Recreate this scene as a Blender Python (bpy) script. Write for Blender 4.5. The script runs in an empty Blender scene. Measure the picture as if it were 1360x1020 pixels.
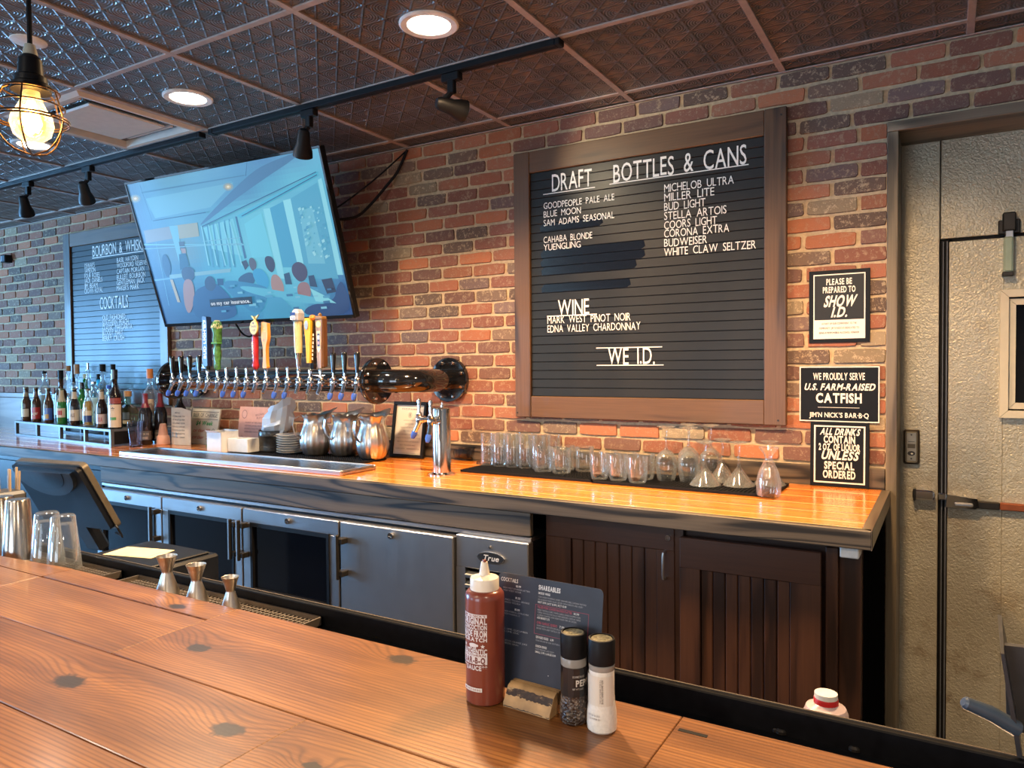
import bpy, math, random
from mathutils import Vector, Matrix
random.seed(7)
S = bpy.context.scene
COL = S.collection
PI = math.pi

# ---------------------------------------------------------------- camera
FX, CAMZ = 975.485, 1.59
YAW, PIT, ROL = math.radians(30.70831), math.radians(-1.51418), math.radians(-0.48814)
CAM = Vector((0, -3.0, CAMZ))
_cy, _sy, _cp, _sp = math.cos(YAW), math.sin(YAW), math.cos(PIT), math.sin(PIT)
FWD = Vector((-_sy*_cp, _cy*_cp, _sp)); _r = Vector((_cy, _sy, 0)); _u = _r.cross(FWD)
RGT = math.cos(ROL)*_r + math.sin(ROL)*_u; UPV = -math.sin(ROL)*_r + math.cos(ROL)*_u
cd = bpy.data.cameras.new('camera'); cam = bpy.data.objects.new('camera', cd); COL.objects.link(cam)
cd.sensor_width = 36; cd.sensor_fit = 'HORIZONTAL'; cd.lens = FX/1360*36; cd.clip_start = 0.05
cam.matrix_world = Matrix(((RGT.x, UPV.x, -FWD.x, CAM.x), (RGT.y, UPV.y, -FWD.y, CAM.y), (RGT.z, UPV.z, -FWD.z, CAM.z), (0, 0, 0, 1)))
S.camera = cam
def ray(x, y): return FWD + RGT*((x-680)/FX) - UPV*((y-510)/FX)
def WY(x, y, Y=0.0): d = ray(x, y); return CAM + d*((Y+3)/d.y)          # photo point on a plane parallel to the brick wall
def WZ(x, y, z): d = ray(x, y); return CAM + d*((z-CAMZ)/d.z)             # photo point on a level plane
def WP(x, y, o, n): d = ray(x, y); return CAM + d*((Vector(o)-CAM).dot(n)/d.dot(n))

# ---------------------------------------------------------------- light
S.view_settings.view_transform = 'Standard'; S.view_settings.look = 'None'
S.view_settings.gamma = 1; S.view_settings.use_curve_mapping = False
S.view_settings.exposure = 0.3
w = bpy.data.worlds.new('daylight'); S.world = w; w.use_nodes = True
bg = w.node_tree.nodes['Background']; bg.inputs[0].default_value = (.42, .68, 1, 1); bg.inputs[1].default_value = 2.2
def light(name, kind, loc, energy, color, **k):
    l = bpy.data.lights.new(name, kind); l.energy = energy; l.color = color
    for a, b in k.items():
        if a not in ('rot',): setattr(l, a, b)
    o = bpy.data.objects.new(name, l); COL.objects.link(o); o.location = loc
    if 'rot' in k: o.rotation_euler = k['rot']
    return o
def aim(o, target): o.rotation_euler = (Vector(target)-Vector(o.location)).to_track_quat('-Z', 'Y').to_euler()
DAY = (.20, .53, 1.0); WARM = (1.0, .64, .33)
light('window_daylight_side', 'AREA', (-9.25, -3.0, 1.55), 1350, DAY, shape='RECTANGLE', size=4.6, size_y=1.9, rot=(0, -PI/2, 0))
light('window_daylight_front', 'AREA', (-6.3, -7.25, 1.6), 95, (.45, .78, 1.0), shape='RECTANGLE', size=2.6, size_y=1.8, rot=(PI/2, 0, 0))
light('window_daylight_front_right', 'AREA', (-1.6, -7.25, 1.6), 50, (.85, .92, 1.0), shape='RECTANGLE', size=2.4, size_y=1.8, rot=(PI/2, 0, 0))
# ---------------------------------------------------------------- helpers
class E:
    """scalar node expression"""
    def __init__(s, nt, k): s.nt, s.k = nt, k
    def _m(s, op, *a, clamp=False):
        n = s.nt.nodes.new('ShaderNodeMath'); n.operation = op; n.use_clamp = clamp
        for i, v in enumerate((s,)+a):
            if isinstance(v, E): s.nt.links.new(v.k, n.inputs[i])
            else: n.inputs[i].default_value = v
        return E(s.nt, n.outputs[0])
    def __add__(s, o): return s._m('ADD', o)
    def __sub__(s, o): return s._m('SUBTRACT', o)
    def __mul__(s, o): return s._m('MULTIPLY', o)
    def __truediv__(s, o): return s._m('DIVIDE', o)
    def __pow__(s, o): return s._m('POWER', o)
    __radd__ = __add__; __rmul__ = __mul__
    def fract(s): return s._m('FRACT')
    def abs(s): return s._m('ABSOLUTE')
    def sin(s): return s._m('SINE')
    def sqrt(s): return s._m('SQRT')
    def exp(s): return s._m('EXPONENT')
    def max(s, o): return s._m('MAXIMUM', o)
    def min(s, o): return s._m('MINIMUM', o)
    def lt(s, o): return s._m('LESS_THAN', o)
    def gt(s, o): return s._m('GREATER_THAN', o)
    def sat(s): return s._m('ADD', 0.0, clamp=True)
def nt_of(name):
    m = bpy.data.materials.new(name); m.use_nodes = True
    nt = m.node_tree; return m, nt, nt.nodes['Principled BSDF']
def coords(nt, kind='Object', rand=True):
    tc = nt.nodes.new('ShaderNodeTexCoord'); v = tc.outputs[kind]
    if rand:
        oi = nt.nodes.new('ShaderNodeObjectInfo'); vm = nt.nodes.new('ShaderNodeVectorMath'); vm.operation = 'MULTIPLY_ADD'
        nt.links.new(oi.outputs['Random'], vm.inputs[0]); vm.inputs[1].default_value = (17, 23, 31); nt.links.new(v, vm.inputs[2]); v = vm.outputs[0]
    return v
def sep(nt, v):
    s = nt.nodes.new('ShaderNodeSeparateXYZ'); nt.links.new(v, s.inputs[0]); return [E(nt, s.outputs[i]) for i in range(3)]
def comb(nt, *a):
    c = nt.nodes.new('ShaderNodeCombineXYZ')
    for i, v in enumerate(a):
        if isinstance(v, E): nt.links.new(v.k, c.inputs[i])
        else: c.inputs[i].default_value = v
    return c.outputs[0]
def noise(nt, v, scale=5, detail=3, rough=.55, dist=0, st=None):
    if st:
        mp = nt.nodes.new('ShaderNodeMapping'); mp.inputs['Scale'].default_value = st; nt.links.new(v, mp.inputs[0]); v = mp.outputs[0]
    n = nt.nodes.new('ShaderNodeTexNoise'); nt.links.new(v, n.inputs['Vector'])
    for k, x in (('Scale', scale), ('Detail', detail), ('Roughness', rough), ('Distortion', dist)): n.inputs[k].default_value = x
    return E(nt, n.outputs[0])
def ramp(nt, f, stops):
    r = nt.nodes.new('ShaderNodeValToRGB'); nt.links.new(f.k, r.inputs[0]); el = r.color_ramp.elements
    while len(el) < len(stops): el.new(.5)
    for e, (p, c) in zip(el, stops): e.position = p; e.color = (*c, 1) if len(c) == 3 else c
    return r.outputs[0]
def mixc(nt, f, a, b, mode='MIX'):
    n = nt.nodes.new('ShaderNodeMix'); n.data_type = 'RGBA'; n.blend_type = mode
    for i, v in ((0, f), (6, a), (7, b)):
        if isinstance(v, E): nt.links.new(v.k, n.inputs[i])
        elif isinstance(v, (tuple, list)): n.inputs[i].default_value = (*v, 1)
        elif isinstance(v, (int, float)): n.inputs[i].default_value = v
        else: nt.links.new(v, n.inputs[i])
    return n.outputs[2]
def bump(nt, bs, h, strength=.3, dist=.002):
    b = nt.nodes.new('ShaderNodeBump'); b.inputs['Strength'].default_value = strength; b.inputs['Distance'].default_value = dist
    nt.links.new(h.k, b.inputs['Height']); nt.links.new(b.outputs[0], bs.inputs['Normal'])
def plain(name, col, rough=.5, metal=0, coat=0, trans=0, ior=1.45, emit=None, es=1, var=.12, vs=30, bs_=0, spec=.5, alpha=1):
    m, nt, b = nt_of(name)
    b.inputs['Roughness'].default_value = rough; b.inputs['Metallic'].default_value = metal; b.inputs['Coat Weight'].default_value = coat
    b.inputs['Transmission Weight'].default_value = trans; b.inputs['IOR'].default_value = ior; b.inputs['Specular IOR Level'].default_value = spec
    if var and not trans and not emit:
        n = noise(nt, coords(nt), vs, 3)
        lo = tuple(c*(1-var) for c in col); hi = tuple(min(1, c*(1+var)) for c in col)
        nt.links.new(ramp(nt, n, [(.3, lo), (.7, hi)]), b.inputs['Base Color'])
        if bs_: bump(nt, b, n, bs_, .002)
    else: b.inputs['Base Color'].default_value = (*col, 1)
    if emit: b.inputs['Emission Color'].default_value = (*emit, 1); b.inputs['Emission Strength'].default_value = es
    return m
def wood(name, dark, mid, lite, axis=0, scale=1.0, rough=.5, coat=0, ring=14, bs_=.2, rand=True):
    m, nt, b = nt_of(name); v = coords(nt, 'Object', rand)
    st = [9.0, 9.0, 9.0]; st[axis] = .9; st = [a*scale for a in st]
    n1 = noise(nt, v, 1.2, 2, .5, .6, st)
    rings = ((n1*ring).sin()*.5+.5); rings = (rings*rings*rings)*-1+1
    st2 = [160.0]*3; st2[axis] = 5; fine = noise(nt, v, 1*scale, 2, .6, 0, st2)
    f = rings*.6+fine*.42-.04
    nt.links.new(ramp(nt, f, [(.2, dark), (.55, mid), (.95, lite)]), b.inputs['Base Color'])
    b.inputs['Roughness'].default_value = rough; b.inputs['Coat Weight'].default_value = coat; b.inputs['Coat Roughness'].default_value = .08
    bump(nt, b, f, bs_, .001)
    return m
def steel(name, col=(.55, .55, .56), rough=.28, axis=2, st=220):
    m, nt, b = nt_of(name); s = [6.0]*3; s[axis] = 1
    s = [st]*3; s[axis] = 3
    n = noise(nt, coords(nt), 1, 2, .5, 0, s)
    n2 = noise(nt, coords(nt), 4, 3)
    nt.links.new(ramp(nt, n2, [(.3, tuple(c*.85 for c in col)), (.7, col)]), b.inputs['Base Color'])
    b.inputs['Metallic'].default_value = 1
    nt.links.new((n*.12+(rough-.06)).k, b.inputs['Roughness']); bump(nt, b, n, .03, .001)
    return m
def attr_mat(name, rough=.5, coat=0, emis=0, metal=0):
    m, nt, b = nt_of(name)
    a = nt.nodes.new('ShaderNodeVertexColor'); a.layer_name = 'Col'
    if emis:
        b.inputs['Base Color'].default_value = (.01, .01, .012, 1); nt.links.new(a.outputs[0], b.inputs['Emission Color']); b.inputs['Emission Strength'].default_value = emis
    else: nt.links.new(a.outputs[0], b.inputs['Base Color'])
    b.inputs['Roughness'].default_value = rough; b.inputs['Coat Weight'].default_value = coat; b.inputs['Metallic'].default_value = metal
    return m
def lin(h):
    h = h.lstrip('#'); c = [int(h[i:i+2], 16)/255 for i in (0, 2, 4)]
    return tuple(x/12.92 if x <= .04045 else ((x+.055)/1.055)**2.4 for x in c)

class MB:
    def __init__(s): s.v, s.f, s.m = [], [], []
    def add(s, v, f, mi=0, M=None):
        o = len(s.v); s.v += [tuple(M @ Vector(p)) if M else tuple(p) for p in v]
        s.f += [tuple(i+o for i in q) for q in f]; s.m += [mi]*len(f); return s
    def box(s, a, b, mi=0, M=None, ch=0):
        x0, y0, z0 = a; x1, y1, z1 = b
        if ch <= 0:
            v = [(x, y, z) for z in (z0, z1) for y in (y0, y1) for x in (x0, x1)]
            return s.add(v, [(0, 2, 3, 1), (4, 5, 7, 6), (0, 1, 5, 4), (2, 6, 7, 3), (0, 4, 6, 2), (1, 3, 7, 5)], mi, M)
        c = ch; v = []; idx = {}
        for sx in (0, 1):
            for sy in (0, 1):
                for sz in (0, 1):
                    X, Y, Z = (x0, x1)[sx], (y0, y1)[sy], (z0, z1)[sz]
                    dx, dy, dz = (c, -c)[sx], (c, -c)[sy], (c, -c)[sz]
                    idx[sx, sy, sz] = len(v)
                    v += [(X, Y+dy, Z+dz), (X+dx, Y, Z+dz), (X+dx, Y+dy, Z)]
        q = []
        for sx in (0, 1): q.append([idx[sx, a_, b_]+0 for a_, b_ in ((0, 0), (1, 0), (1, 1), (0, 1))])
        for sy in (0, 1): q.append([idx[a_, sy, b_]+1 for a_, b_ in ((0, 0), (1, 0), (1, 1), (0, 1))])
        for sz in (0, 1): q.append([idx[a_, b_, sz]+2 for a_, b_ in ((0, 0), (1, 0), (1, 1), (0, 1))])
        for a_ in (0, 1):
            for b_ in (0, 1):
                q.append([idx[0, a_, b_]+1, idx[1, a_, b_]+1, idx[1, a_, b_]+2, idx[0, a_, b_]+2])
                q.append([idx[a_, 0, b_]+0, idx[a_, 1, b_]+0, idx[a_, 1, b_]+2, idx[a_, 0, b_]+2])
                q.append([idx[a_, b_, 0]+0, idx[a_, b_, 1]+0, idx[a_, b_, 1]+1, idx[a_, b_, 0]+1])
        for k in idx.values(): q.append([k, k+1, k+2])
        cen = Vector(((x0+x1)/2, (y0+y1)/2, (z0+z1)/2)); out = []
        for f in q:
            p = [Vector(v[i]) for i in f]; n = (p[1]-p[0]).cross(p[2]-p[0]); fc = sum(p, Vector())/len(p)-cen
            out.append(tuple(f) if n.dot(fc) > 0 else tuple(reversed(f)))
        return s.add(v, out, mi, M)
    def lathe(s, prof, n=20, mi=0, M=None, flute=None, ang=None):
        v, f, rings = [], [], []
        for r, z in prof:
            if abs(r) < 1e-6: rings.append([len(v)]); v.append((0, 0, z))
            else:
                rings.append(list(range(len(v), len(v)+n)))
                for k in range(n):
                    a = 2*PI*k/n; rr = r*(1+(flute(a, z) if flute else 0)); v.append((rr*math.cos(a), rr*math.sin(a), z))
        for a, b in zip(rings, rings[1:]):
            if len(a) == 1 and len(b) == 1: continue
            for k in range(n):
                k2 = (k+1) % n
                if len(a) == 1: f.append((a[0], b[k2], b[k]))
                elif len(b) == 1: f.append((a[k], a[k2], b[0]))
                else: f.append((a[k], a[k2], b[k2], b[k]))
        return s.add(v, f, mi, M)
    def cyl(s, p, q, r, n=12, mi=0, r2=None):
        p, q = Vector(p), Vector(q); d = q-p; L = d.length; M = Matrix.Translation(p) @ d.to_track_quat('Z', 'Y').to_matrix().to_4x4()
        r2 = r if r2 is None else r2
        return s.lathe([(0, 0), (r, 0), (r2, L), (0, L)], n, mi, M)
    def tube(s, pts, r, n=8, mi=0, closed=False, rads=None):
        pts = [Vector(p) for p in pts]; N = len(pts); v, f = [], []
        up = None
        for i, p in enumerate(pts):
            if closed: t = pts[(i+1) % N]-pts[i-1]
            else: t = pts[min(i+1, N-1)]-pts[max(i-1, 0)]
            t.normalize()
            if up is None: up = t.orthogonal().normalized()
            up = (up-t*up.dot(t)); up = up.normalized() if up.length > 1e-6 else t.orthogonal().normalized()
            sd = t.cross(up); rr = rads[i] if rads else r
            for k in range(n): a = 2*PI*k/n; v.append(p+up*rr*math.cos(a)+sd*rr*math.sin(a))
        M_ = N if closed else N-1
        for i in range(M_):
            a, b = i*n, ((i+1) % N)*n
            for k in range(n): k2 = (k+1) % n; f.append((a+k, a+k2, b+k2, b+k))
        if not closed: f.append(tuple(reversed(range(n)))); f.append(tuple((N-1)*n+k for k in range(n)))
        return s.add(v, f, mi)
    def prism(s, poly, t, mi=0, M=None):
        """poly in local xz, thickness t along +y"""
        n = len(poly); v = [(x, 0, z) for x, z in poly]+[(x, t, z) for x, z in poly]
        ar = sum(poly[i][0]*poly[(i+1) % n][1]-poly[(i+1) % n][0]*poly[i][1] for i in range(n))
        f = [tuple(range(n)), tuple(reversed(range(n, 2*n)))]+[(i, i+n, (i+1) % n+n, (i+1) % n) for i in range(n)]
        if ar < 0: f = [tuple(reversed(q)) for q in f]
        return s.add(v, f, mi, M)
    def mesh(s, name, mats, sharp=35):
        me = bpy.data.meshes.new(name); me.from_pydata(s.v, [], s.f)
        for m in (mats if isinstance(mats, (list, tuple)) else [mats]): me.materials.append(m)
        if any(s.m): me.polygons.foreach_set('material_index', s.m)
        if sharp: me.polygons.foreach_set('use_smooth', [True]*len(s.f)); me.set_sharp_from_angle(angle=math.radians(sharp))
        me.update(); return me
    def build(s, name, mats, parent=None, loc=None, sharp=35, label=None):
        o = bpy.data.objects.new(name, s.mesh(name, mats, sharp)); COL.objects.link(o)
        if parent: o.parent = parent
        if loc is not None: o.location = loc
        if label: o['label'] = label
        return o
def link(name, me, parent=None, loc=None, rot=None, scale=None):
    o = bpy.data.objects.new(name, me); COL.objects.link(o)
    if parent: o.parent = parent
    if loc is not None: o.location = loc
    if rot is not None: o.rotation_euler = rot
    if scale is not None: o.scale = scale
    return o
def tag(o, label, cat, group=None):
    o['label'] = label; o['category'] = cat
    if group: o['group'] = group
    return o
def thing(name, label, cat, loc=(0, 0, 0), rz=0, group=None):
    o = bpy.data.objects.new(name, None); COL.objects.link(o); o.empty_display_size = .05
    o.location = loc; o.rotation_euler = (0, 0, rz); return tag(o, label, cat, group)
def setting(name, loc=(0, 0, 0)):
    o = bpy.data.objects.new(name, None); COL.objects.link(o); o.location = loc; o['kind'] = 'structure'; return o
def copy_tree(o, parent=None):
    c = o.copy(); COL.objects.link(c)
    if parent: c.parent = parent
    for ch in list(o.children): copy_tree(ch, c)
    return c
# glyphs, filled once from Blender's own font
GL = {}
def glyph(ch, bold):
    k = (ch, bold)
    if k not in GL:
        cu = bpy.data.curves.new('g', 'FONT'); cu.body = ch; cu.size = 1; cu.resolution_u = 3; cu.offset = bold
        o = bpy.data.objects.new('g', cu); me = o.to_mesh()
        vs = [(v.co.x, v.co.y) for v in me.vertices]; fs = [tuple(p.vertices) for p in me.polygons]
        o.to_mesh_clear(); bpy.data.objects.remove(o); bpy.data.curves.remove(cu)
        xs = [p[0] for p in vs] or [0, .25]; GL[k] = (vs, fs, min(xs), max(xs))
    return GL[k]
def chaikin(P, n=2):
    for _ in range(n): P = [q for a, b in zip(P, P[1:]+P[:1]) for q in ((a[0]*.75+b[0]*.25, a[1]*.75+b[1]*.25), (a[0]*.25+b[0]*.75, a[1]*.25+b[1]*.75))]
    return P
class Paint:
    """flat print: coloured polygons on a (u, v) surface, each layer a hair above the last"""
    def __init__(s): s.v, s.f, s.c, s.l = [], [], [], .0
    def poly(s, pts, col, step=True):
        if step: s.l += 1
        o = len(s.v); s.v += [(x, y, s.l) for x, y in pts]; s.f.append(tuple(range(o, o+len(pts)))); s.c.append(col)
    nseg = 1; space = .32
    def rect(s, x0, y0, x1, y1, col, step=True):
        for k in range(s.nseg):
            a, b = x0+(x1-x0)*k/s.nseg, x0+(x1-x0)*(k+1)/s.nseg; s.poly([(a, y0), (b, y0), (b, y1), (a, y1)], col, step and k == 0)
    def disc(s, x, y, rx, ry, col, n=20): s.poly([(x+rx*math.cos(2*PI*k/n), y+ry*math.sin(2*PI*k/n)) for k in range(n)], col)
    def frame(s, x0, y0, x1, y1, t, col):
        s.l += 1
        for a in ((x0, y0, x1, y0+t), (x0, y1-t, x1, y1), (x0, y0+t, x0+t, y1-t), (x1-t, y0+t, x1, y1-t)): s.rect(*a, col, False)
    def text(s, t, x, y, h, col, w=None, bold=0.0, sl=0.0, al='l', fit=.62, jit=0, rot=0):
        """cap height h, baseline y; w = total width (else letters condensed by fit)"""
        s.l += 1; pen = 0; items = []
        for ch in t:
            if ch == ' ': pen += s.space; continue
            g = glyph(ch, bold); items.append((g, pen-g[2])); pen += g[3]-g[2]+.085
        pen -= .085; sc = h/.70; sx = (w/pen) if w else sc*fit; tw = pen*sx
        ox = {'l': 0, 'c': -tw/2, 'r': -tw}[al]; ca, sa = math.cos(rot), math.sin(rot)
        for g, px in items:
            dy = random.uniform(-jit, jit)*h; o = len(s.v)
            for gx, gy in g[0]:
                X = ox+(px+gx)*sx+gy*sc*sl; Y = gy*sc+dy; s.v.append((x+X*ca-Y*sa, y+X*sa+Y*ca, s.l))
            for f in g[1]: s.f.append(tuple(i+o for i in f)); s.c.append(col)
        return tw
    def build(s, name, parent, fn, mat, eps=.00015, base=.0004, label=None):
        me = bpy.data.meshes.new(name); me.from_pydata([tuple(fn(u, v, base+l*eps)) for u, v, l in s.v], [], s.f)
        at = me.color_attributes.new('Col', 'FLOAT_COLOR', 'CORNER'); d = []
        for p, c in zip(me.polygons, s.c): d += [*c, 1.0]*p.loop_total
        at.data.foreach_set('color', d); me.materials.append(mat)
        o = bpy.data.objects.new(name, me); COL.objects.link(o)
        if parent: o.parent = parent
        if label: o['label'] = label
        return o
def flatmap(o, ux, vx):   # plane map: origin, u axis, v axis
    o, ux, vx = Vector(o), Vector(ux), Vector(vx); n = ux.cross(vx).normalized()
    return lambda u, v, d: o+ux*u+vx*v+n*d
def cylmap(r, a0=0.0, rf=None):   # u along the circumference (metres), v height
    def f(u, v, d):
        rr = (rf(v) if rf else r)+d; a = a0+u/r; return (rr*math.sin(a), -rr*math.cos(a), v)
    return f
# ---------------------------------------------------------------- materials
OAK = wood('dark_stained_oak', (.012, .009, .007), (.075, .056, .039), (.13, .10, .07), 0, .8, .62, .0, 42, .35)
OAKV = wood('dark_stained_oak_upright', (.022, .016, .010), (.06, .044, .029), (.115, .085, .055), 2, 1.0, .45, .1, 16, .3)
FRAMEW = wood('walnut_frame', (.032, .015, .007), (.080, .039, .016), (.14, .072, .031), 0, 1.0, .45, .08, 12, .15)
FRAMEV = wood('walnut_frame_upright', (.032, .015, .007), (.080, .039, .016), (.14, .072, .031), 2, 1.0, .45, .08, 12, .15)
CABW = wood('espresso_cabinet', (.022, .008, .0045), (.050, .018, .009), (.088, .034, .016), 2, 1.0, .42, .15, 12, .25)
CABH = wood('espresso_cabinet_rail', (.016, .006, .0035), (.042, .015, .008), (.075, .028, .014), 0, 1.0, .42, .15, 10, .25)
STEEL = steel('brushed_steel', (.62, .62, .64), .33, 0)
STEELV = steel('brushed_steel_upright', (.60, .60, .61), .35, 2)
CHROME = plain('chrome', (.75, .75, .76), .09, 1, var=0)
CHROMEV = plain('polished_pitcher_steel', (.66, .63, .60), .30, 1, var=.1)
DARKMETAL = plain('dark_metal', (.05, .045, .04), .4, .8)
BLACK = plain('black_plastic', (.007, .007, .008), .45, var=.2, spec=.25)
BLACKM = plain('matte_black_rubber', (.007, .007, .008), .7, var=.3, bs_=.2, vs=300, spec=.25)
BLACKG = plain('gloss_black_enamel', (.006, .006, .007), .09, 0, 1, var=0)
LAM = plain('black_laminate', (.004, .0045, .006), .4, var=.3, vs=60, spec=.2)
WHITE = plain('white_plastic', (.72, .71, .68), .4)
PAPER = plain('paper', (.72, .66, .52), .8, var=.06)
CARDB = plain('white_card', (.70, .70, .70), .7, var=.04)
GLASSD = plain('dark_glass', (.003, .004, .007), .08, 0, 0, var=0, spec=.45)
def thin_glass(name, tint, boost=1.0):
    m = bpy.data.materials.new(name); m.use_nodes = True; nt = m.node_tree; nt.nodes.remove(nt.nodes['Principled BSDF']); out = nt.nodes['Material Output']
    t = nt.nodes.new('ShaderNodeBsdfTransparent'); t.inputs[0].default_value = (*tint, 1); g = nt.nodes.new('ShaderNodeBsdfGlossy'); g.inputs['Roughness'].default_value = .03
    f = nt.nodes.new('ShaderNodeFresnel'); f.inputs[0].default_value = 1.5; e = (E(nt, f.outputs[0])*boost).min(.5)
    x = nt.nodes.new('ShaderNodeMixShader'); nt.links.new(e.k, x.inputs[0]); nt.links.new(t.outputs[0], x.inputs[1]); nt.links.new(g.outputs[0], x.inputs[2]); d = nt.nodes.new('ShaderNodeBsdfTranslucent'); d.inputs[0].default_value = (.9, .95, 1, 1); d2 = nt.nodes.new('ShaderNodeBsdfDiffuse'); d2.inputs[0].default_value = (.9, .95, 1, 1); y = nt.nodes.new('ShaderNodeMixShader'); nt.links.new(d.outputs[0], y.inputs[1]); nt.links.new(d2.outputs[0], y.inputs[2])
    z = nt.nodes.new('ShaderNodeMixShader'); nt.links.new(((e*.22)+.006).k, z.inputs[0]); nt.links.new(x.outputs[0], z.inputs[1]); nt.links.new(y.outputs[0], z.inputs[2]); nt.links.new(z.outputs[0], out.inputs[0]); return m
CLEAR = thin_glass('clear_glass', (.97, .985, .98), 1.5)
CLEARP = plain('clear_plastic', (.9, .92, .95), .15, trans=1, ior=1.3)
BROWNG = plain('brown_glass', (.30, .10, .02), .03, trans=1, ior=1.45)
GREENG = plain('green_glass', (.06, .45, .10), .03, trans=1, ior=1.45)
BLUEG = plain('aqua_glass', (.25, .80, .90), .03, trans=1, ior=1.45)
WINEG = plain('wine_bottle_glass', (.015, .012, .014), .06, 0, .6, var=0)
AMBERL = plain('golden_glass', (.9, .62, .22), .03, trans=1, ior=1.4)
CORK = plain('cork', (.42, .22, .09), .8)
RED = plain('red_plastic', (.5, .02, .02), .35)
GOLD = plain('gold_paint', (.55, .36, .10), .35, .6)
BLUEP = plain('blue_rubber', (.03, .09, .42), .45)
PRINT = attr_mat('print', .55)
PRINTG = attr_mat('gloss_print', .3, .4)
SCREEN = attr_mat('lit_screen', .4, .0, .60)
LAMPW = plain('lamp_diffuser', (1, 1, 1), .5, emit=(1, .86, .66), es=14)
SPOTE = plain('spot_lens', (.8, .75, .6), .2, .6, var=0)
BULB = plain('hot_filament', (1, .8, .4), .5, emit=(1, .62, .20), es=30)

def brick_material(stuff):
    m, nt, b = nt_of('brick_face_stuff' if stuff else 'brick_face')
    if stuff:
        a = nt.nodes.new('ShaderNodeVertexColor'); a.layer_name = 'Col'; col, al = a.outputs[0], E(nt, a.outputs[1]); v = coords(nt, 'Object', False)
    else:
        a = nt.nodes.new('ShaderNodeObjectInfo'); col, al = a.outputs['Color'], E(nt, a.outputs['Alpha']); v = coords(nt)
    n = noise(nt, v, 45, 6, .7); n2 = noise(nt, v, 190, 3, .7); n3 = noise(nt, v, 14, 2)
    sm = ((n-.53)*9+(n2-.5)*4).sat()*al
    c = mixc(nt, ((n-.3)*1.6).sat()*.75, col, mixc(nt, .55, col, (.10, .05, .035)))
    c = mixc(nt, ((n2-.62)*7).sat()*.55, c, (.5, .40, .28)); c = mixc(nt, sm, c, (.46, .36, .23))
    nt.links.new(c, b.inputs['Base Color']); b.inputs['Roughness'].default_value = .78
    bump(nt, b, n*.7+n2*.5, .55, .004); return m
BRICKM, BRICKS = brick_material(False), brick_material(True)
MORTAR = plain('mortar', (.46, .35, .22), .9, var=.18, vs=60, bs_=.6)
def tin_material():
    m, nt, b = nt_of('pressed_tin'); v = coords(nt, 'Object', False); x, y, z = sep(nt, v)
    c = .6096/6
    fx, fy = (x/c).fract(), (y/c).fract()
    ex, ey = (fx-.5).abs(), (fy-.5).abs()          # .5 at the cell borders
    border = ((ex.max(ey)-.43)*14).sat()
    diag = (((ex-ey).abs()*-1+.07)*14).sat()
    ringd = ((ex*ex+ey*ey).sqrt()*70).sin()*.16
    ros = (((ex*ex+ey*ey).sqrt()*-1+.13)*9).sat()
    corner = ((((ex-.5)*(ex-.5)+(ey-.5)*(ey-.5)).sqrt()*-1+.16)*9).sat()
    h = border*.8+diag*.6+ringd+ros*.7+corner*.9
    n = noise(nt, v, 3, 3); n2 = noise(nt, v, 70, 3)
    nt.links.new(ramp(nt, n+ n2*.2, [(.35, (.10, .084, .077)), (.75, (.20, .172, .158))]), b.inputs['Base Color'])
    b.inputs['Metallic'].default_value = .6
    nt.links.new((n*.18+.26).k, b.inputs['Roughness']); bump(nt, b, h+n2*.15, .85, .0085); return m
TIN = tin_material()
GRIDM = plain('ceiling_grid_metal', (.42, .35, .31), .45, .3)
def wood_top(name, knots, cols, ringk, coat, rough, gap=0):
    m, nt, b = nt_of(name); v0 = coords(nt, 'Object', False); x, y, z = sep(nt, v0)
    oi = nt.nodes.new('ShaderNodeObjectInfo'); rnd = E(nt, oi.outputs['Random'])
    cv = comb(nt, x*1.3, y*6, rnd*40)
    n1 = noise(nt, cv, .9, 1.5, .45, .2)
    f = y*ringk+n1*(ringk*.075)+rnd*7
    dark = None; kn = noise(nt, comb(nt, x*1, y*1, rnd), 55, 2)
    for kx, ky, r in knots:
        dx, dy = (x-kx)*.62, y-ky; d2 = dx*dx+dy*dy
        f = f+(d2*(-1/(2*(r*2.3)**2))).exp()*(ringk*.040)
        k = (((d2*(kn*2.2-.05)).sqrt()*-1+r*1.15)*(1/(r*.35))).sat(); dark = k if dark is None else dark.max(k)
    rings = (f*1.0).sin()*.5+.5; rings = (rings*rings*rings)*-1+1
    fine = noise(nt, comb(nt, x*5, y*170, rnd*9), 1, 3, .6)
    big = noise(nt, comb(nt, x*1.2, y*9, rnd*5), 1.6, 4, .6)
    c = ramp(nt, rings*.15+fine*.34+big*.63, [(.30, cols[0]), (.58, cols[1]), (.82, cols[2])])
    tint = mixc(nt, rnd*.5, (1, 1, 1), cols[3]); c = mixc(nt, 1.0, c, tint, 'MULTIPLY')
    if dark is not None:
        c = mixc(nt, (dark*1.0).sat()*.5, c, (.12, .03, .012)); c = mixc(nt, dark*.93, c, (.012, .008, .007))
    nt.links.new(c, b.inputs['Base Color'])
    b.inputs['Roughness'].default_value = rough; b.inputs['Coat Weight'].default_value = coat; b.inputs['Coat Roughness'].default_value = .16
    bump(nt, b, fine+rings*.4, .12, .001); return m
BAR = wood_top('pine_bar_top', [(-1.191, -2.141, .016), (-1.253, -2.34, .021), (-.886, -2.316, .018), (-.828, -1.995, .017), (-.71, -2.325, .009), (-1.44, -2.01, .014)],
    [(.050, .015, .006), (.19, .074, .020), (.40, .185, .055), (.74, .62, .50)], 760, .22, .36)
BACKTOP = wood_top('varnished_orange_top', [], [(.50, .12, .012), (.78, .235, .022), (.88, .31, .035), (.95, .85, .8)], 60, .8, .25)
STRIPE = plain('pale_inlay', (.85, .55, .20), .3, coat=.8, var=.08)
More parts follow.
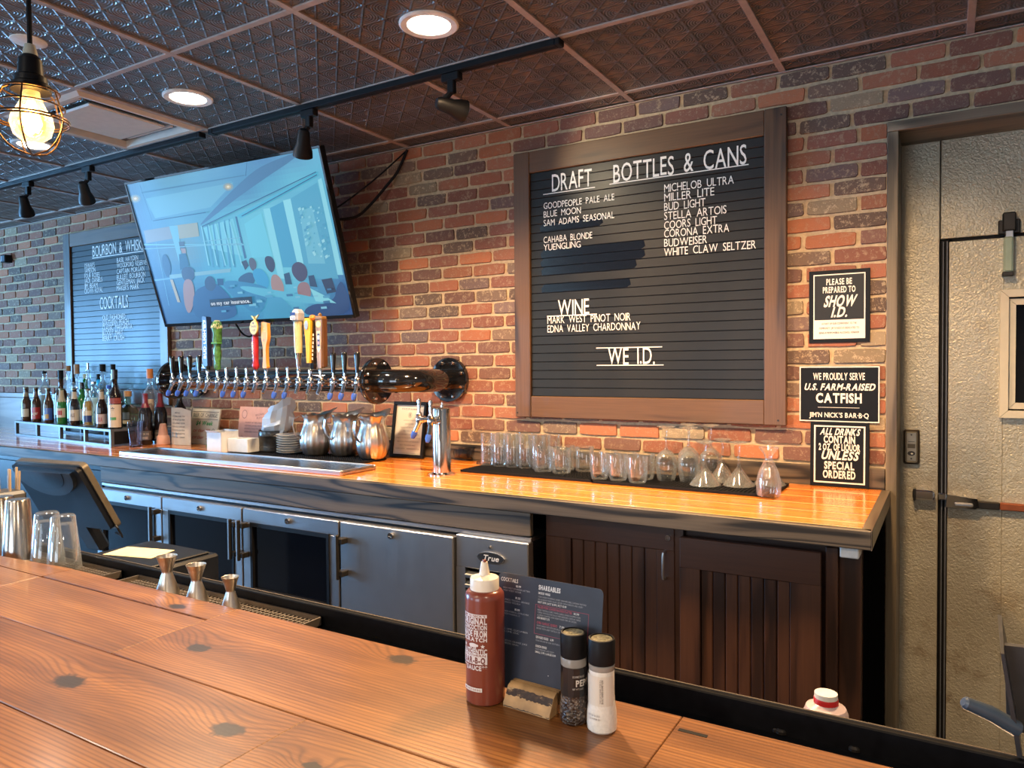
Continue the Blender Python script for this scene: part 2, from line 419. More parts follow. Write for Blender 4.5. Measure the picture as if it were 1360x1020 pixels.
FLOORM = plain('dark_floor_tile', (.035, .03, .028), .5)
WALLM = plain('cream_wall_paint', (.42, .36, .30), .8)

# ---------------------------------------------------------------- room
CEIL = 2.703; CT = 1.122; BARZ = 1.07
XL, XR, YF = -9.0, 1.8, -7.0
floor = MB().box((XL, YF, -.1), (XR, .6, 0)).build('floor', FLOORM); floor['kind'] = 'structure'
wall = MB().box((XL, 0, 0), (-.165, .2, CEIL+.1)).box((-.165, 0, 2.44), (1.45, .2, CEIL+.1)).box((1.45, 0, 0), (XR, .2, CEIL+.1)).build('wall_back', MORTAR, sharp=0); wall['kind'] = 'structure'
wr = MB().box((XR, YF, 0), (XR+.15, .6, CEIL+.1)).build('wall_right', WALLM, sharp=0); wr['kind'] = 'structure'
def holed(name, fixed, a0, a1, holes, vertical_x):
    """a wall with window holes; vertical_x: wall at x=fixed spanning y, else at y=fixed spanning x"""
    b = MB(); t = fixed-.15
    def put(u0, u1, z0, z1):
        if vertical_x: b.box((t, u0, z0), (fixed, u1, z1))
        else: b.box((u0, t, z0), (u1, fixed, z1))
    u = a0
    for h0, h1, z0, z1 in sorted(holes):
        put(u, h0, 0, CEIL+.1); put(h0, h1, 0, z0); put(h0, h1, z1, CEIL+.1); u = h1
    put(u, a1, 0, CEIL+.1)
    o = b.build(name, WALLM, sharp=0); o['kind'] = 'structure'; return o
holed('wall_left', XL, YF, .6, [(-6.2, -3.7, .6, 2.4), (-3.55, -1.1, .6, 2.4)], True)
holed('wall_front', YF, XL, XR, [(-8.6, -7.35, .5, 2.4), (-6.9, -5.2, .5, 2.4), (-2.7, -.5, .5, 2.4)], False)
PANE = plain('window_pane', (1, 1, 1), 0, trans=1, ior=1.02)
k = 0
for (vx, a0, a1, z0, z1) in ((1, -6.2, -3.7, .6, 2.4), (1, -3.55, -1.1, .6, 2.4), (0, -8.6, -7.35, .5, 2.4), (0, -6.9, -5.2, .5, 2.4), (0, -2.7, -.5, .5, 2.4)):
    k += 1; b = MB(); mid = (a0+a1)/2
    for (p0, p1, q0, q1) in ((a0, a1, z0, z0+.05), (a0, a1, z1-.05, z1), (a0, a0+.05, z0, z1), (a1-.05, a1, z0, z1), (mid-.025, mid+.025, z0, z1)):
        b.box((XL-.12, p0, q0), (XL-.05, p1, q1)) if vx else b.box((p0, YF-.12, q0), (p1, YF-.05, q1))
    o = b.build('window_%d' % k, DARKMETAL, sharp=0); o['kind'] = 'structure'
# --- ceiling: slab, grid runners and every pressed tile
ceil = MB().box((XL-.2, YF-.2, CEIL+.02), (XR+.2, .7, CEIL+.15)).build('ceiling', TIN, sharp=0); ceil['kind'] = 'structure'
GX = [-2.99+.6096*k for k in range(-9, 8)]; GY = [0, -.135]+[-.735-.6096*k for k in range(5)]
tm = {}
for gi in range(len(GX)-1):
    for gj in range(len(GY)-1):
        y1, y0 = GY[gj], GY[gj+1]; x0, x1 = GX[gi], GX[gi+1]
        # the air outlet takes one opening
        if abs(x0-(-3.5996)) < .02 and abs(y1-(-.735)) < .02: continue
        key = round(y1-y0, 3)
        if key not in tm: tm[key] = MB().box((.004, .004, 0), (x1-x0-.004, key-.004, .014), ch=.003).mesh('ceiling_tile', TIN)
        link('ceiling_tile', tm[key], ceil, (x0, y0, CEIL+.004))
gb = MB().box((-.012, 0, 0), (.012, GY[0]-GY[-1], .007), ch=.001).mesh('grid_runner', GRIDM)
for gx in GX: link('grid_runner', gb, ceil, (gx, GY[-1], CEIL-.002))
gb = MB().box((0, -.012, 0), (GX[-1]-GX[0], .012, .006), ch=.001).mesh('grid_runner', GRIDM)
for gy in GY[1:]: link('grid_runner', gb, ceil, (GX[0], gy, CEIL-.0015))
MB().box((GX[0], -.022, 0), (GX[-1], -.009, .004)).build('wall_angle', GRIDM, ceil, (0, 0, CEIL-.004), sharp=0)

# --- bricks: nearest ones singly, the rest as one part
BCOL = [((.29, .105, .058), 6, .3), ((.40, .14, .062), 3, .25), ((.22, .085, .055), 6, .4), ((.15, .075, .058), 5, .35), ((.18, .12, .085), 2, .7), ((.105, .07, .052), 3, .7),
        ((.27, .21, .13), 2, 1.0), ((.33, .13, .07), 2.5, .4), ((.15, .10, .09), 2, .5)]
def brick_shape(sd, w=.178, h=.0535):
    r = random.Random(sd); q = []
    base = [(-.5, -.34), (-.475, -.47), (-.2, -.5), (.17, -.5), (.475, -.47), (.5, -.34), (.5, .34), (.475, .47), (.2, .5), (-.15, .5), (-.475, .47), (-.5, .34)]
    for x, z in base: q.append((x*w+r.uniform(-.0025, .0025), z*h+r.uniform(-.0017, .0017)))
    v = [(x, .002, z) for x, z in q]+[(x*.975, -.0065+r.uniform(-.001, .001), z*.90) for x, z in q]; n = 12
    return v, [tuple(range(n, 2*n))]+[(i, (i+1) % n, n+(i+1) % n, n+i) for i in range(n)]
BV = [brick_shape(i) for i in range(14)]; BMESH = []
for v, f in BV:
    b = MB(); b.add(v, f); BMESH.append(b.mesh('brick', BRICKM, 50))
rb = random.Random(11); bricks = []
for kz in range(-19, 6):
    zc = 2.3596+.0624*kz; x = -.193-(.0 if kz % 2 else .094)
    lim_r = 1.79 if zc > 2.47 else -.195
    if zc > 2.47: x = 1.79-(.03 if kz % 2 else .12)
    else:
        cut_ = 1.62 if kz % 2 else 1.70
        bricks.append(((1.46+cut_)/2, zc, cut_-1.46)); bricks.append(((cut_+.0125+1.79)/2, zc, 1.79-cut_-.0125))
    x_hi = lim_r
    first = True
    while x_hi > -8.9:
        x_lo = x if first else x_hi-.1765-rb.uniform(-.006, .006)
        if first: x_lo = x_hi-(.085 if kz % 2 else .1765) + (0 if zc <= 2.47 else rb.uniform(-.03, .03))
        first = False
        bricks.append(((x_lo+x_hi)/2, zc+rb.uniform(-.0015, .0015), x_hi-x_lo)); x_hi = x_lo-.0125-rb.uniform(-.002, .002)
def covered(x, z, w):
    for a, c, d, e in ((-1.745, -.535, 1.345, 2.567), (-5.57, -4.36, 1.345, 2.567)):
        if x-w/2 > a+.03 and x+w/2 < c-.03 and z-.025 > d+.03 and z+.025 < e-.03: return True
    if z < 1.185 or (x < -5.7 and z < 1.38): return True
    return False
bricks = [q for q in bricks if not covered(*q)]
bricks.sort(key=lambda q: q[0]**2*1.0+9+(q[1]-1.59)**2 + (0 if q[0] < .25 else 50))
sv, sf, sc = [], [], []
for i, (x, z, wd) in enumerate(bricks):
    c, wt, al = rb.choices(BCOL, weights=[q[1] for q in BCOL])[0]
    j = rb.uniform(.82, 1.2); c = tuple(a*j for a in c)
    mi = rb.randrange(14); fl = rb.choice((-1, 1)); s = wd/.177
    if i < 300:
        o = link('brick', BMESH[mi], wall, (x, 0, z), scale=(s, 1, 1)); o.color = (*c, al)
    else:
        v, f = BV[mi]; o0 = len(sv); sv += [(p[0]*s+x, p[1], p[2]+z) for p in v]; sf += [tuple(a+o0 for a in q) for q in f]; sc += [(*c, al)]*len(f)
me = bpy.data.meshes.new('brick_field'); me.from_pydata(sv, [], sf); at = me.color_attributes.new('Col', 'FLOAT_COLOR', 'CORNER'); d = []
for p, c in zip(me.polygons, sc): d += list(c)*p.loop_total
at.data.foreach_set('color', d); me.materials.append(BRICKS); me.polygons.foreach_set('use_smooth', [True]*len(sf)); me.set_sharp_from_angle(angle=.9)
o = link('brick_field', me, wall); o['kind'] = 'stuff'

# --- wood strip along the counter, taller glossy panel at the far left
bsp = MB().box((-5.6, -.022, CT-.04), (-.195, -.001, 1.198), ch=.002).build('trim_1', OAK); bsp['kind'] = 'structure'
pan = MB().box((-8.9, -.03, 1.0), (-5.6, -.001, 1.365), ch=.003).box((-8.9, -.036, 1.365), (-5.6, -.001, 1.402), ch=.003).build('trim_2', wood('glossy_dark_panel', (.03, .03, .03), (.06, .055, .05), (.1, .09, .08), 0, 1, .3, 1), sharp=35); pan['kind'] = 'structure'
# --- walk-in cooler doorway
def stucco():
    m, nt, b = nt_of('embossed_aluminium'); v = coords(nt, 'Object', False); x, y, z = sep(nt, v)
    n = noise(nt, v, 120, 2, .5, .6); g = noise(nt, v, 2.2, 4); s = noise(nt, v, 9, 5, .65)
    c = ramp(nt, g, [(.3, (.40, .365, .275)), (.7, (.56, .53, .42))])
    c = mixc(nt, ((s-.60)*5).sat()*.5, c, (.30, .22, .12))
    low = ((z*-1+1.15)*.8).sat()
    c = mixc(nt, ((s-.50)*7).sat()*low*.75, c, (.20, .13, .06))
    hand = ((x+.0).abs()*-5+1).sat()*((z-1.08).abs()*-4+1).sat()
    c = mixc(nt, (hand*((s-.36)*5).sat()).sat()*.7, c, (.22, .16, .09))
    nt.links.new(c, b.inputs['Base Color']); b.inputs['Metallic'].default_value = .45; b.inputs['Roughness'].default_value = .4
    bump(nt, b, n, .9, .0035); return m
STUC = stucco()
casing = wood('weathered_casing', (.05, .038, .024), (.13, .10, .062), (.21, .165, .105), 2, 1, .5, .1, 12, .3)
casingh = wood('weathered_casing_head', (.05, .038, .024), (.12, .09, .06), (.19, .15, .10), 0, 1, .5, .1, 12, .3)
door = setting('door_1')
MB().box((-.193, -.022, 0), (-.157, .2, 2.412), ch=.002).build('jamb', casing, door)
MB().box((1.40, -.022, 0), (1.44, .2, 2.412), ch=.002).build('jamb', casing, door)
MB().box((-.193, -.024, 2.412), (1.44, .2, 2.447), ch=.002).build('head_board', casingh, door)
MB().box((-.19, .205, 0), (-.0305, .26, 2.45), ch=.002).build('side_panel', STUC, door)
MB().box((-.0275, .205, 2.047), (1.44, .26, 2.45), ch=.002).build('top_panel', STUC, door)
MB().box((-.19, .262, 0), (1.45, .30, 2.5)).build('light_leak_backing', LAM, door, sharp=0)  # added black backing that keeps outside light out of the door gaps
MB().box((-.0275, .215, 0), (.012, .25, 2.043), ch=.001).box((.0, .215, 2.03), (1.44, .25, 2.045)).build('gasket', BLACKM, door)
leaf = MB().box((-.0, .203, .02), (.172, .25, 2.034), ch=.002).box((.172, .203, .02), (1.2, .25, 1.385)).box((.172, .203, 1.84), (1.2, .25, 2.034)).box((.48, .203, 1.385), (1.2, .25, 1.84)).build('door_leaf', STUC, door)
MB().box((-.02, .2, .02), (-.0165, .215, 2.036)).box((-.008, .2, .02), (-.0035, .216, 2.036)).build('edge_strip', plain('grey_vinyl', (.10, .11, .13), .35), leaf, sharp=0)
WF = plain('almond_window_frame', (.60, .555, .44), .45, var=.04)
b = MB()
for (x0, x1, z0, z1, pr) in ((.160, .49, 1.383, 1.843, .0), (.186, .464, 1.415, 1.811, .012)):
    t = .026 if pr == 0 else .022; yy = .178+pr
    # four mitred sides
    for P in ([(x0, z0), (x1, z0), (x1-t, z0+t), (x0+t, z0+t)], [(x1, z0), (x1, z1), (x1-t, z1-t), (x1-t, z0+t)], [(x1, z1), (x0, z1), (x0+t, z1-t), (x1-t, z1-t)], [(x0, z1), (x0, z0), (x0+t, z0+t), (x0+t, z1-t)]):
        cx = sum(p[0] for p in P)/4; cz = sum(p[1] for p in P)/4
        b.prism([(cx+(p[0]-cx)*.996, cz+(p[1]-cz)*.996) for p in P], .03, M=Matrix.Translation((0, yy, 0)))
wf = b.build('door_window_frame', WF, leaf, sharp=20)
MB().box((.205, .205, 1.434), (.445, .212, 1.792)).build('door_window_pane', GLASSD, wf, sharp=0)
# latch bar, strike and keeper
b = MB().box((-.114, .168, 1.065), (-.042, .206, 1.102), ch=.005); b.box((-.03, .175, 1.068), (-.002, .2, 1.094), ch=.004); b.build('latch_strike', CHROME, door)
b = MB().box((-.112, .165, 1.060), (-.102, .2, 1.106), ch=.003); b.build('strike_plate', DARKMETAL, door)
b = MB(); b.prism([(-.004, 1.045), (.09, 1.045), (.10, 1.055), (.095, 1.083), (-.0, 1.092)], .035, M=Matrix.Translation((0, .168, 0))); b.build('latch_body', CHROME, leaf)
MB().box((.022, .160, 1.052), (.082, .170, 1.066), ch=.004).build('latch_lever', STEEL, leaf)
MB().box((.09, .178, 1.047), (.165, .203, 1.073), ch=.003).build('latch_bar', DARKMETAL, leaf)
MB().box((.165, .178, 1.047), (.42, .203, 1.073), ch=.003).build('pull_handle', plain('copper_grip', (.30, .09, .04), .4, .5), leaf)
# automatic closer above the leaf
c = WY(1340, 300, .19); cx = c.x
MB().box((cx-.020, .165, 2.052), (cx+.020, .204, 2.118), ch=.004).box((cx-.032, .19, 2.045), (cx+.034, .206, 2.095), ch=.003).build('closer_bracket', DARKMETAL, door)
MB().box((cx-.011, .172, 2.028), (cx+.013, .19, 2.06), ch=.002).build('closer_neck', STEEL, leaf)
MB().box((cx-.017, .166, 1.905), (cx+.013, .203, 2.032), ch=.006).build('closer_cover', plain('greenish_chrome', (.50, .62, .48), .15, .35, coat=1, var=.05), leaf)
MB().box((cx-.020, .164, 1.892), (cx+.014, .204, 1.906), ch=.002).build('closer_cap', DARKMETAL, leaf)
# thermometer / latch plate on the fixed panel
pl = MB().box((-.146, .186, 1.196), (-.092, .206, 1.328), ch=.005).build('switch_plate', plain('aged_bronze', (.06, .045, .03), .4, .7), door)
MB().box((-.140, .182, 1.204), (-.098, .188, 1.322), ch=.005).build('switch_face', plain('dull_pewter', (.28, .25, .19), .38, .8), pl)
p = Paint(); p.rect(-.013, -.006, .013, .010, (.05, .045, .035)); p.disc(0, -.026, .013, .009, (.01, .01, .01)); p.disc(.002, -.027, .004, .003, (.6, .6, .5)); p.disc(0, .045, .003, .003, (.02, .02, .02)); p.disc(0, -.046, .003, .003, (.02, .02, .02)); p.rect(-.011, .018, .011, .020, (.03, .03, .03))
p.build('switch_marks', pl, flatmap((-.119, .182, 1.264), (1, 0, 0), (0, 0, 1)), PRINT)
# ---------------------------------------------------------------- front bar
bar = thing('bar_counter', 'long pine plank bar counter in the foreground with dark knots', 'bar')
rows = [(-1.955, -2.234, [(-1.31, -.333), (-.333, .9)]), (-2.236, -2.434, [(-2.9, -.81), (-.81, .9)]), (-2.436, -2.66, [(-3.6, -1.5), (-1.5, .9)]), (-2.662, -2.9, [(-3.6, .9)])]
def plank(x0, x1, y0, y1, parent=bar, mat=None, z0=BARZ-.045, z1=BARZ, name='plank', ch=.0012):
    return MB().box((x0+.0004, y0+.0004, z0), (x1-.0004, y1-.0004, z1), ch=ch).build(name, mat or BAR, parent, sharp=20)
for y1, y0, segs in rows:
    for x0, x1 in segs: plank(x0, x1, y0, y1)
b = MB(); # the left end swings away from the aisle
plank(-1.95, -1.31, -2.032, -1.957); plank(-2.9, -1.95, -2.234, -2.036); plank(-1.95, -1.31, -2.234, -2.036)
b.add([(-1.95, -2.034, 1.025), (-1.95, -1.957, 1.025), (-2.9, -2.034, 1.025), (-1.95, -2.034, 1.07), (-1.95, -1.957, 1.07), (-2.9, -2.034, 1.07)], [(0, 2, 1), (3, 4, 5), (0, 1, 4, 3), (1, 2, 5, 4), (2, 0, 3, 5)]); b.build('plank', BAR, bar, sharp=20)
MB().box((-3.4, -2.75, 0), (.85, -2.05, 1.024)).build('front_body', CABH, bar, sharp=0)
# the small staple-like mark near the right joint
MB().box((-.326, -2.0, 1.0699), (-.285, -1.992, 1.0705)).build('burn_mark', BLACKM, bar, sharp=0)
led = thing('underbar_ledge', 'black working ledge with raised lip behind the bar planks', 'ledge')
MB().box((-3.4, -2.04, .55), (.85, -1.835, 1.024)).build('ledge_top', LAM, led, sharp=0)
MB().box((-3.4, -1.846, .55), (.85, -1.832, 1.064), ch=.002).build('raised_lip', LAM, led)
MB().box((-3.4, -1.8355, 1.064), (.85, -1.832, 1.066)).build('lip_edge_strip', plain('brown_edge', (.06, .045, .032), .6), led, sharp=0)  # thin brown strip along the top of the lip
for x, y in ((1038, 973), (1135, 996), (1032, 970)):
    q = WZ(x, y, 1.026); MB().lathe([(0, 0), (.009, 0), (.009, .004), (.006, .007), (0, .007)], 10).build('screw', DARKMETAL, led, q)
ub = thing('underbar_shelf', 'black underbar equipment shelf beyond the raised lip', 'shelf')
MB().box((-3.2, -1.83, .0), (.1, -1.44, .86)).build('shelf_body', STEEL, ub, sharp=0)

# ---------------------------------------------------------------- back counter
bc = thing('back_counter', 'glossy orange back bar countertop with pale pinstripes and dark oak edge', 'counter')
X0, X1 = -8.7, -.205
ys = [-.735, -.666, -.542, -.419, -.285, -.144, -.024]
for a, c in zip(ys, ys[1:]):
    cut = X0
    for s in (-3.6+random.uniform(-1, 1), X1-.0):
        plank(cut, s, a+.0015, c-.0015, bc, BACKTOP, CT-.03, CT, 'top_plank', .0004); cut = s
    if c < -.03: MB().box((X0, c-.0022, CT-.02), (X1, c+.0022, CT+.0003)).build('inlay_strip', STRIPE, bc, sharp=0)
MB().box((X0, -.739, CT-.02), (X1, -.7345, CT+.0003)).build('inlay_strip', STRIPE, bc, sharp=0)
MB().box((X0, -.765, CT-.055), (-.178, -.738, CT), ch=.003).build('front_edge', OAK, bc)
b = MB(); b.add([(-.205, -.738, CT-.055), (-.178, -.765, CT-.055), (-.178, -.024, CT-.055), (-.205, -.024, CT-.055), (-.205, -.738, CT), (-.178, -.765, CT), (-.178, -.024, CT), (-.205, -.024, CT)], [(3, 2, 1, 0), (4, 5, 6, 7), (0, 1, 5, 4), (1, 2, 6, 5), (2, 3, 7, 6), (3, 0, 4, 7)]); b.build('end_edge', wood('oak_end', (.03, .022, .015), (.09, .065, .042), (.15, .11, .07), 1, 1, .4, .3), bc, sharp=20)
MB().box((X0, -.733, CT-.05), (X1, -.024, CT-.031)).build('underlayer', LAM, bc, sharp=0)
MB().box((X0, -.70, 0), (-3.93, -.03, CT-.056)).build('undercounter_body', LAM, bc, sharp=0)
MB().box((-8.6, -.72, .1), (-3.95, -.70, 1.03)).build('undercounter_panel', LAM, bc, sharp=0)
fa = MB().box((-3.90, -.757, .982), (-1.262, -.735, CT-.056), ch=.002).build('fascia_board', OAK, bc)
# ---------------------------------------------------------------- back bar cooler
cl = thing('back_bar_cooler', 'stainless back bar cooler with three glass doors and one solid door', 'cooler', (-2.58, -.4, 0))
def at_c(b, name, mat, par=cl, sharp=35, label=None):
    o = b.build(name, mat, par, sharp=sharp, label=label)
    if par is cl: o.location = (2.58, .4, 0)
    return o
at_c(MB().box((-3.90, -.72, .1), (-1.262, -.03, .93)), 'cabinet_body', LAM, sharp=0)
at_c(MB().box((-3.90, -.752, .962), (-1.262, -.03, .978), ch=.002), 'top_rim', STEEL)
at_c(MB().box((-3.90, -.735, .93), (-1.262, -.03, .962)), 'top_channel', BLACK, sharp=0)
at_c(MB().box((-3.88, -.70, .0), (-1.28, -.1, .1)), 'toe_kick', BLACK, sharp=0)
def lockring(x, z, par): MB().lathe([(0, .003), (.0085, .003), (.009, .010), (.0125, .010), (.013, 0), (0, 0)], 16, M=Matrix.Translation((x, -.785, z)) @ Matrix.Rotation(PI/2, 4, 'X')).build('lock', CHROME, par)
LOCKS = 1
def dhandle(x, par, flip=1):
    b = MB(); b.box((x-.016, -.826, .722), (x-.002, -.812, .905), ch=.003); b.box((x-.016, -.82, .868), (x+.012*flip+.006, -.784, .892), ch=.003); b.box((x-.016, -.82, .735), (x+.012*flip+.006, -.784, .759), ch=.003)
    b.build('door_handle', DARKMETAL, par)
    MB().box((x-.0165, -.8275, .722), (x-.009, -.8255, .905)).build('grip_plate', STEELV, par, sharp=0)
DX = [-3.901, -3.331, -2.741, -2.148, -1.573]
for i in range(3):
    x0, x1 = DX[i]+.004, DX[i+1]-.004; fw = .058; zt, zb = .952, .17
    b = MB().box((x0, -.785, zt-.062), (x1, -.735, zt), ch=.003).box((x0, -.785, zb), (x1, -.735, zb+.06), ch=.003)
    b.box((x0, -.785, zb+.06), (x0+fw, -.735, zt-.062), ch=.003).box((x1-fw, -.785, zb+.06), (x1, -.735, zt-.062), ch=.003)
    d = at_c(b, 'glass_door', STEEL)
    b = MB(); a0, a1 = x0+fw-.006, x1-fw+.006
    for q in ((a0, zt-.076, a1, zt-.058), (a0, .575, a1, .60), (a0, .60, a0+.014, zt-.076), (a1-.014, .60, a1, zt-.076)): b.box((q[0], -.79, q[1]), (q[2], -.76, q[3]))
    b.build('door_gasket', BLACK, d, sharp=0)
    MB().box((a0+.006, -.776, zb+.06), (a1-.006, -.77, zt-.07)).build('pane', GLASSD, d, sharp=0)
    lockring((x0+x1)/2, zt-.028, d)
    dhandle((x0+.02) if i == 2 else (x1-.028), d)
d = at_c(MB().box((DX[3]+.004, -.785, .17), (DX[4]-.004, -.735, .952), ch=.004), 'solid_door', STEELV, label='solid stainless door')
lockring((DX[3]+DX[4])/2-.01, .925, d); dhandle(DX[3]+.03, d)
b = MB(); x0, x1 = -1.569, -1.262; VT = .843
b.box((x0, -.775, VT), (x1, -.735, .962), ch=.003); b.box((x0, -.775, .17), (x0+.04, -.735, VT)); b.box((x1-.04, -.775, .17), (x1, -.735, VT)); z = VT
slots = []
while z > .40:
    slots.append(z); b.box((x0+.04, -.775, z-.0375), (x1-.04, -.735, z-.0225)); z -= .0375
b.box((x0, -.775, .17), (x1, -.735, z))
vp = at_c(b, 'vent_panel', STEELV, sharp=20)
for z in slots: MB().add([(x0+.04, -.779, z-.0245), (x1-.04, -.779, z-.0245), (x1-.04, -.757, z-.0175), (x0+.04, -.757, z-.0175), (x0+.04, -.779, z-.0265), (x1-.04, -.779, z-.0265), (x1-.04, -.757, z-.0195), (x0+.04, -.757, z-.0195)], [(0, 1, 2, 3), (7, 6, 5, 4), (4, 5, 1, 0), (6, 7, 3, 2)]).build('louvre', plain('bright_louvre', (.8, .78, .7), .35, .6), vp, sharp=0)
at_c(MB().box((x0+.03, -.742, .3), (x1-.03, -.732, .85)), 'vent_dark', BLACK, sharp=0)
bd = MB(); n = 28; bx, bz = -1.415, .892
bd.prism([(.058*math.cos(2*PI*k/n), .021*math.sin(2*PI*k/n)) for k in range(n)], .005, M=Matrix.Translation((bx, -.78, bz)))
bd = bd.build('badge', CHROME, vp)
p = Paint(); p.disc(0, 0, .053, .0175, (.01, .01, .01), 28); p.text('True', 0, -.009, .020, (.7, .7, .7), .068, .02, .3, 'c')
p.build('badge_lettering', bd, flatmap((bx, -.78, bz), (1, 0, 0), (0, 0, 1)), PRINT)
MB().lathe([(0, 0), (.006, 0), (.005, .003), (0, .004)], 10, M=Matrix.Translation((bx-.005, -.775, .93)) @ Matrix.Rotation(PI/2, 4, 'X')).build('screw', CHROME, vp)
# ---------------------------------------------------------------- wooden cabinets
cb = thing('wooden_cabinet', 'espresso stained wooden cabinet with two beadboard doors under the counter', 'cabinet', (-.72, -.35, 0))
def at_k(b, name, mat, par=cb, sharp=20):
    o = b.build(name, mat, par, sharp=sharp)
    if par is cb: o.location = (.72, .35, 0)
    return o
at_k(MB().box((-1.235, -.66, .08), (-.305, -.03, 1.05)), 'carcass', CABH, sharp=0)
at_k(MB().box((-.305, -.70, .0), (-.272, -.03, 1.05), ch=.002), 'end_stile', CABW)
at_k(MB().box((-.272, -.675, .0), (-.212, -.03, 1.05), ch=.002), 'end_post', CABW)
def bdoor(x0, x1, y, zt, il, ir, it, zb=.1):
    d = at_k(MB().box((x0+.002, y+.0185, zb+.002), (x1-.002, y+.022, zt-.002)), 'door', CABH, sharp=0)
    for za_, zc_ in ((zt-it, zt), (zb, zb+.1)): MB().box((x0+.0, y, za_), (x1, y+.019, zc_), ch=.002).build('door_rail', CABH, d, sharp=20)
    for a, c in ((x0, x0+il), (x1-ir, x1)): MB().box((a, y+.0003, zb), (c, y+.02, zt-it+.0005), ch=.0012).build('door_stile', CABW, d, sharp=20)
    xa, xb = x0+il, x1-ir; n = 7; wd = (xb-xa)/n
    for k in range(n):
        MB().box((xa+k*wd+.001, y+.009, zb+.1), (xa+(k+1)*wd-.0012, y+.019, zt-it), ch=.0028).build('bead_board', CABW, d, sharp=20)
    return d
at_k(MB().box((-.212, -.62, 0), (-.1945, -.03, 1.05)), 'gap_shade_panel', plain('gap_shade_black', (.004, .004, .004), 1, var=0, spec=0), sharp=0)  # black panel painting the shade of the open gap beside the cabinet
d1 = bdoor(-1.236, -.763, -.69, 1.062, .098, .060, .085)
d2 = bdoor(-.735, -.315, -.722, 1.035, .065, .085, .098)
at_k(MB().box((-.763, -.685, .1), (-.735, -.665, 1.05)), 'centre_stile', CABW, sharp=0)
b = MB(); hx = WY(881, 745, -.71).x; b.tube([(hx, -.69, .975), (hx, -.712, .972), (hx, -.716, .955), (hx, -.716, .905), (hx, -.712, .889), (hx, -.69, .886)], .0042, 8); b.build('door_handle', STEELV, d1)
MB().lathe([(0, .004), (.006, .004), (.007, .006), (.009, .006), (.010, 0)], 14, M=Matrix.Translation((-.783, -.69, 1.02)) @ Matrix.Rotation(PI/2, 4, 'X')).build('lock', CHROME, d1)
ot = MB().box((-.262, -.742, CT-.088), (-.212, -.67, CT-.0555), ch=.003).build('junction_box', WHITE); tag(ot, 'small white electrical box under the right end of the counter', 'electrical box')

# ---------------------------------------------------------------- menu boards
def board(x0, x1, z0, z1, label, seed):
    r = thing('menu_board', label, 'menu board', ((x0+x1)/2, -.002, z0)); ox, oz = -(x0+x1)/2, -z0
    r.location.y = 0
    off = (ox, 0, oz); tw, sw = .098, .083
    def mk(b, name, mat, sharp=20, par=r):
        o = b.build(name, mat, par, sharp=sharp)
        if par is r: o.location = off
        return o
    mk(MB().box((x0, -.034, z0), (x0+sw, -.009, z1), ch=.003), 'frame_side', FRAMEV)
    mk(MB().box((x1-sw, -.034, z0), (x1, -.009, z1), ch=.003), 'frame_side', FRAMEV)
    mk(MB().box((x0+sw, -.032, z1-tw), (x1-sw, -.009, z1), ch=.003), 'frame_rail', FRAMEW)
    mk(MB().box((x0+sw, -.032, z0), (x1-sw, -.009, z0+tw), ch=.003), 'frame_rail', FRAMEW)
    mk(MB().box((x0+.03, -.012, z0+.03), (x1-.03, -.0075, z1-.03)), 'backing', BLACK, 0)
    n = 26; za, zb = z0+tw, z1-tw; h = (zb-za)/n; a, c = x0+sw+.001, x1-sw-.001
    sm = MB().box((0, -.021, .0014), (c-a, -.012, h-.0014), ch=.0010).mesh('slat', SLATM, 20)
    for k in range(n): link('slat', sm, r, (a+off[0], 0, za+k*h+off[2]))
    for x, z in ((x0+.012, z0+.02), (x1-.03, z0+.02), (x1-.02, z1-.03)):
        mk(MB().lathe([(0, .002), (.004, .002), (.005, 0)], 8, M=Matrix.Translation((x, -.033, z)) @ Matrix.Rotation(PI/2, 4, 'X')), 'nail', DARKMETAL)
    return r, off
def slatmat():
    m, nt, b = nt_of('painted_slat'); v = coords(nt, 'Object', False); n = noise(nt, v, 3, 4)
    nt.links.new(ramp(nt, n, [(.3, (.009, .010, .011)), (.7, (.018, .019, .019))]), b.inputs['Base Color'])
    nt.links.new((n*.2+.30).k, b.inputs['Roughness']); b.inputs['Coat Weight'].default_value = .05; b.inputs['Coat Roughness'].default_value = .3; b.inputs['Specular IOR Level'].default_value = .3
    return m
SLATM = slatmat()
CH = (.80, .79, .74)
def chalk(p, t, xa, ya, xb, h, bold=.0, yref=-.0215, **k):
    """lettering from photo baseline point (xa, ya) to x = xb; h = cap height in metres"""
    q, e = WY(xa, ya, yref), WY(xb, ya, yref); p.text(t, q.x, q.z, h, CH, e.x-q.x, bold, 0, 'l', jit=.03, **k)
def uline(p, xa, ya, xb, yb, t=.004):
    q, e = WY(xa, ya, -.0215), WY(xb, yb, -.0215); p.rect(q.x, q.z-t/2, e.x, q.z+t/2, CH)
mbd, off = board(-1.745, -.535, 1.345, 2.567, 'walnut framed black slatted menu board listing draft, bottles, cans and wine', 1)
p = Paint(); p.space = .55; P2 = lambda zx, zy: (680+zx/3.579, 140+zy/3.579)
def L(t, xa, ya, xb, h, **k): a = P2(xa, ya); chalk(p, t, a[0], a[1], P2(xb, 0)[0], h, **k)
L('DRAFT', 190, 408, 380, .078, bold=.004); uline(p, *P2(148, 424), *P2(395, 384)); L('BOTTLES & CANS', 482, 367, 1115, .078, bold=.004); uline(p, *P2(463, 375), *P2(1125, 272))
for t, ya, xb in (('GOODPEOPLE PALE ALE', 494, 487), ('BLUE MOON', 534, 328), ('SAM ADAMS SEASONAL', 575, 487), ('CAHABA BLONDE', 655, 382), ('YUENGLING', 691, 327)): L(t, 151, ya, xb, .029)
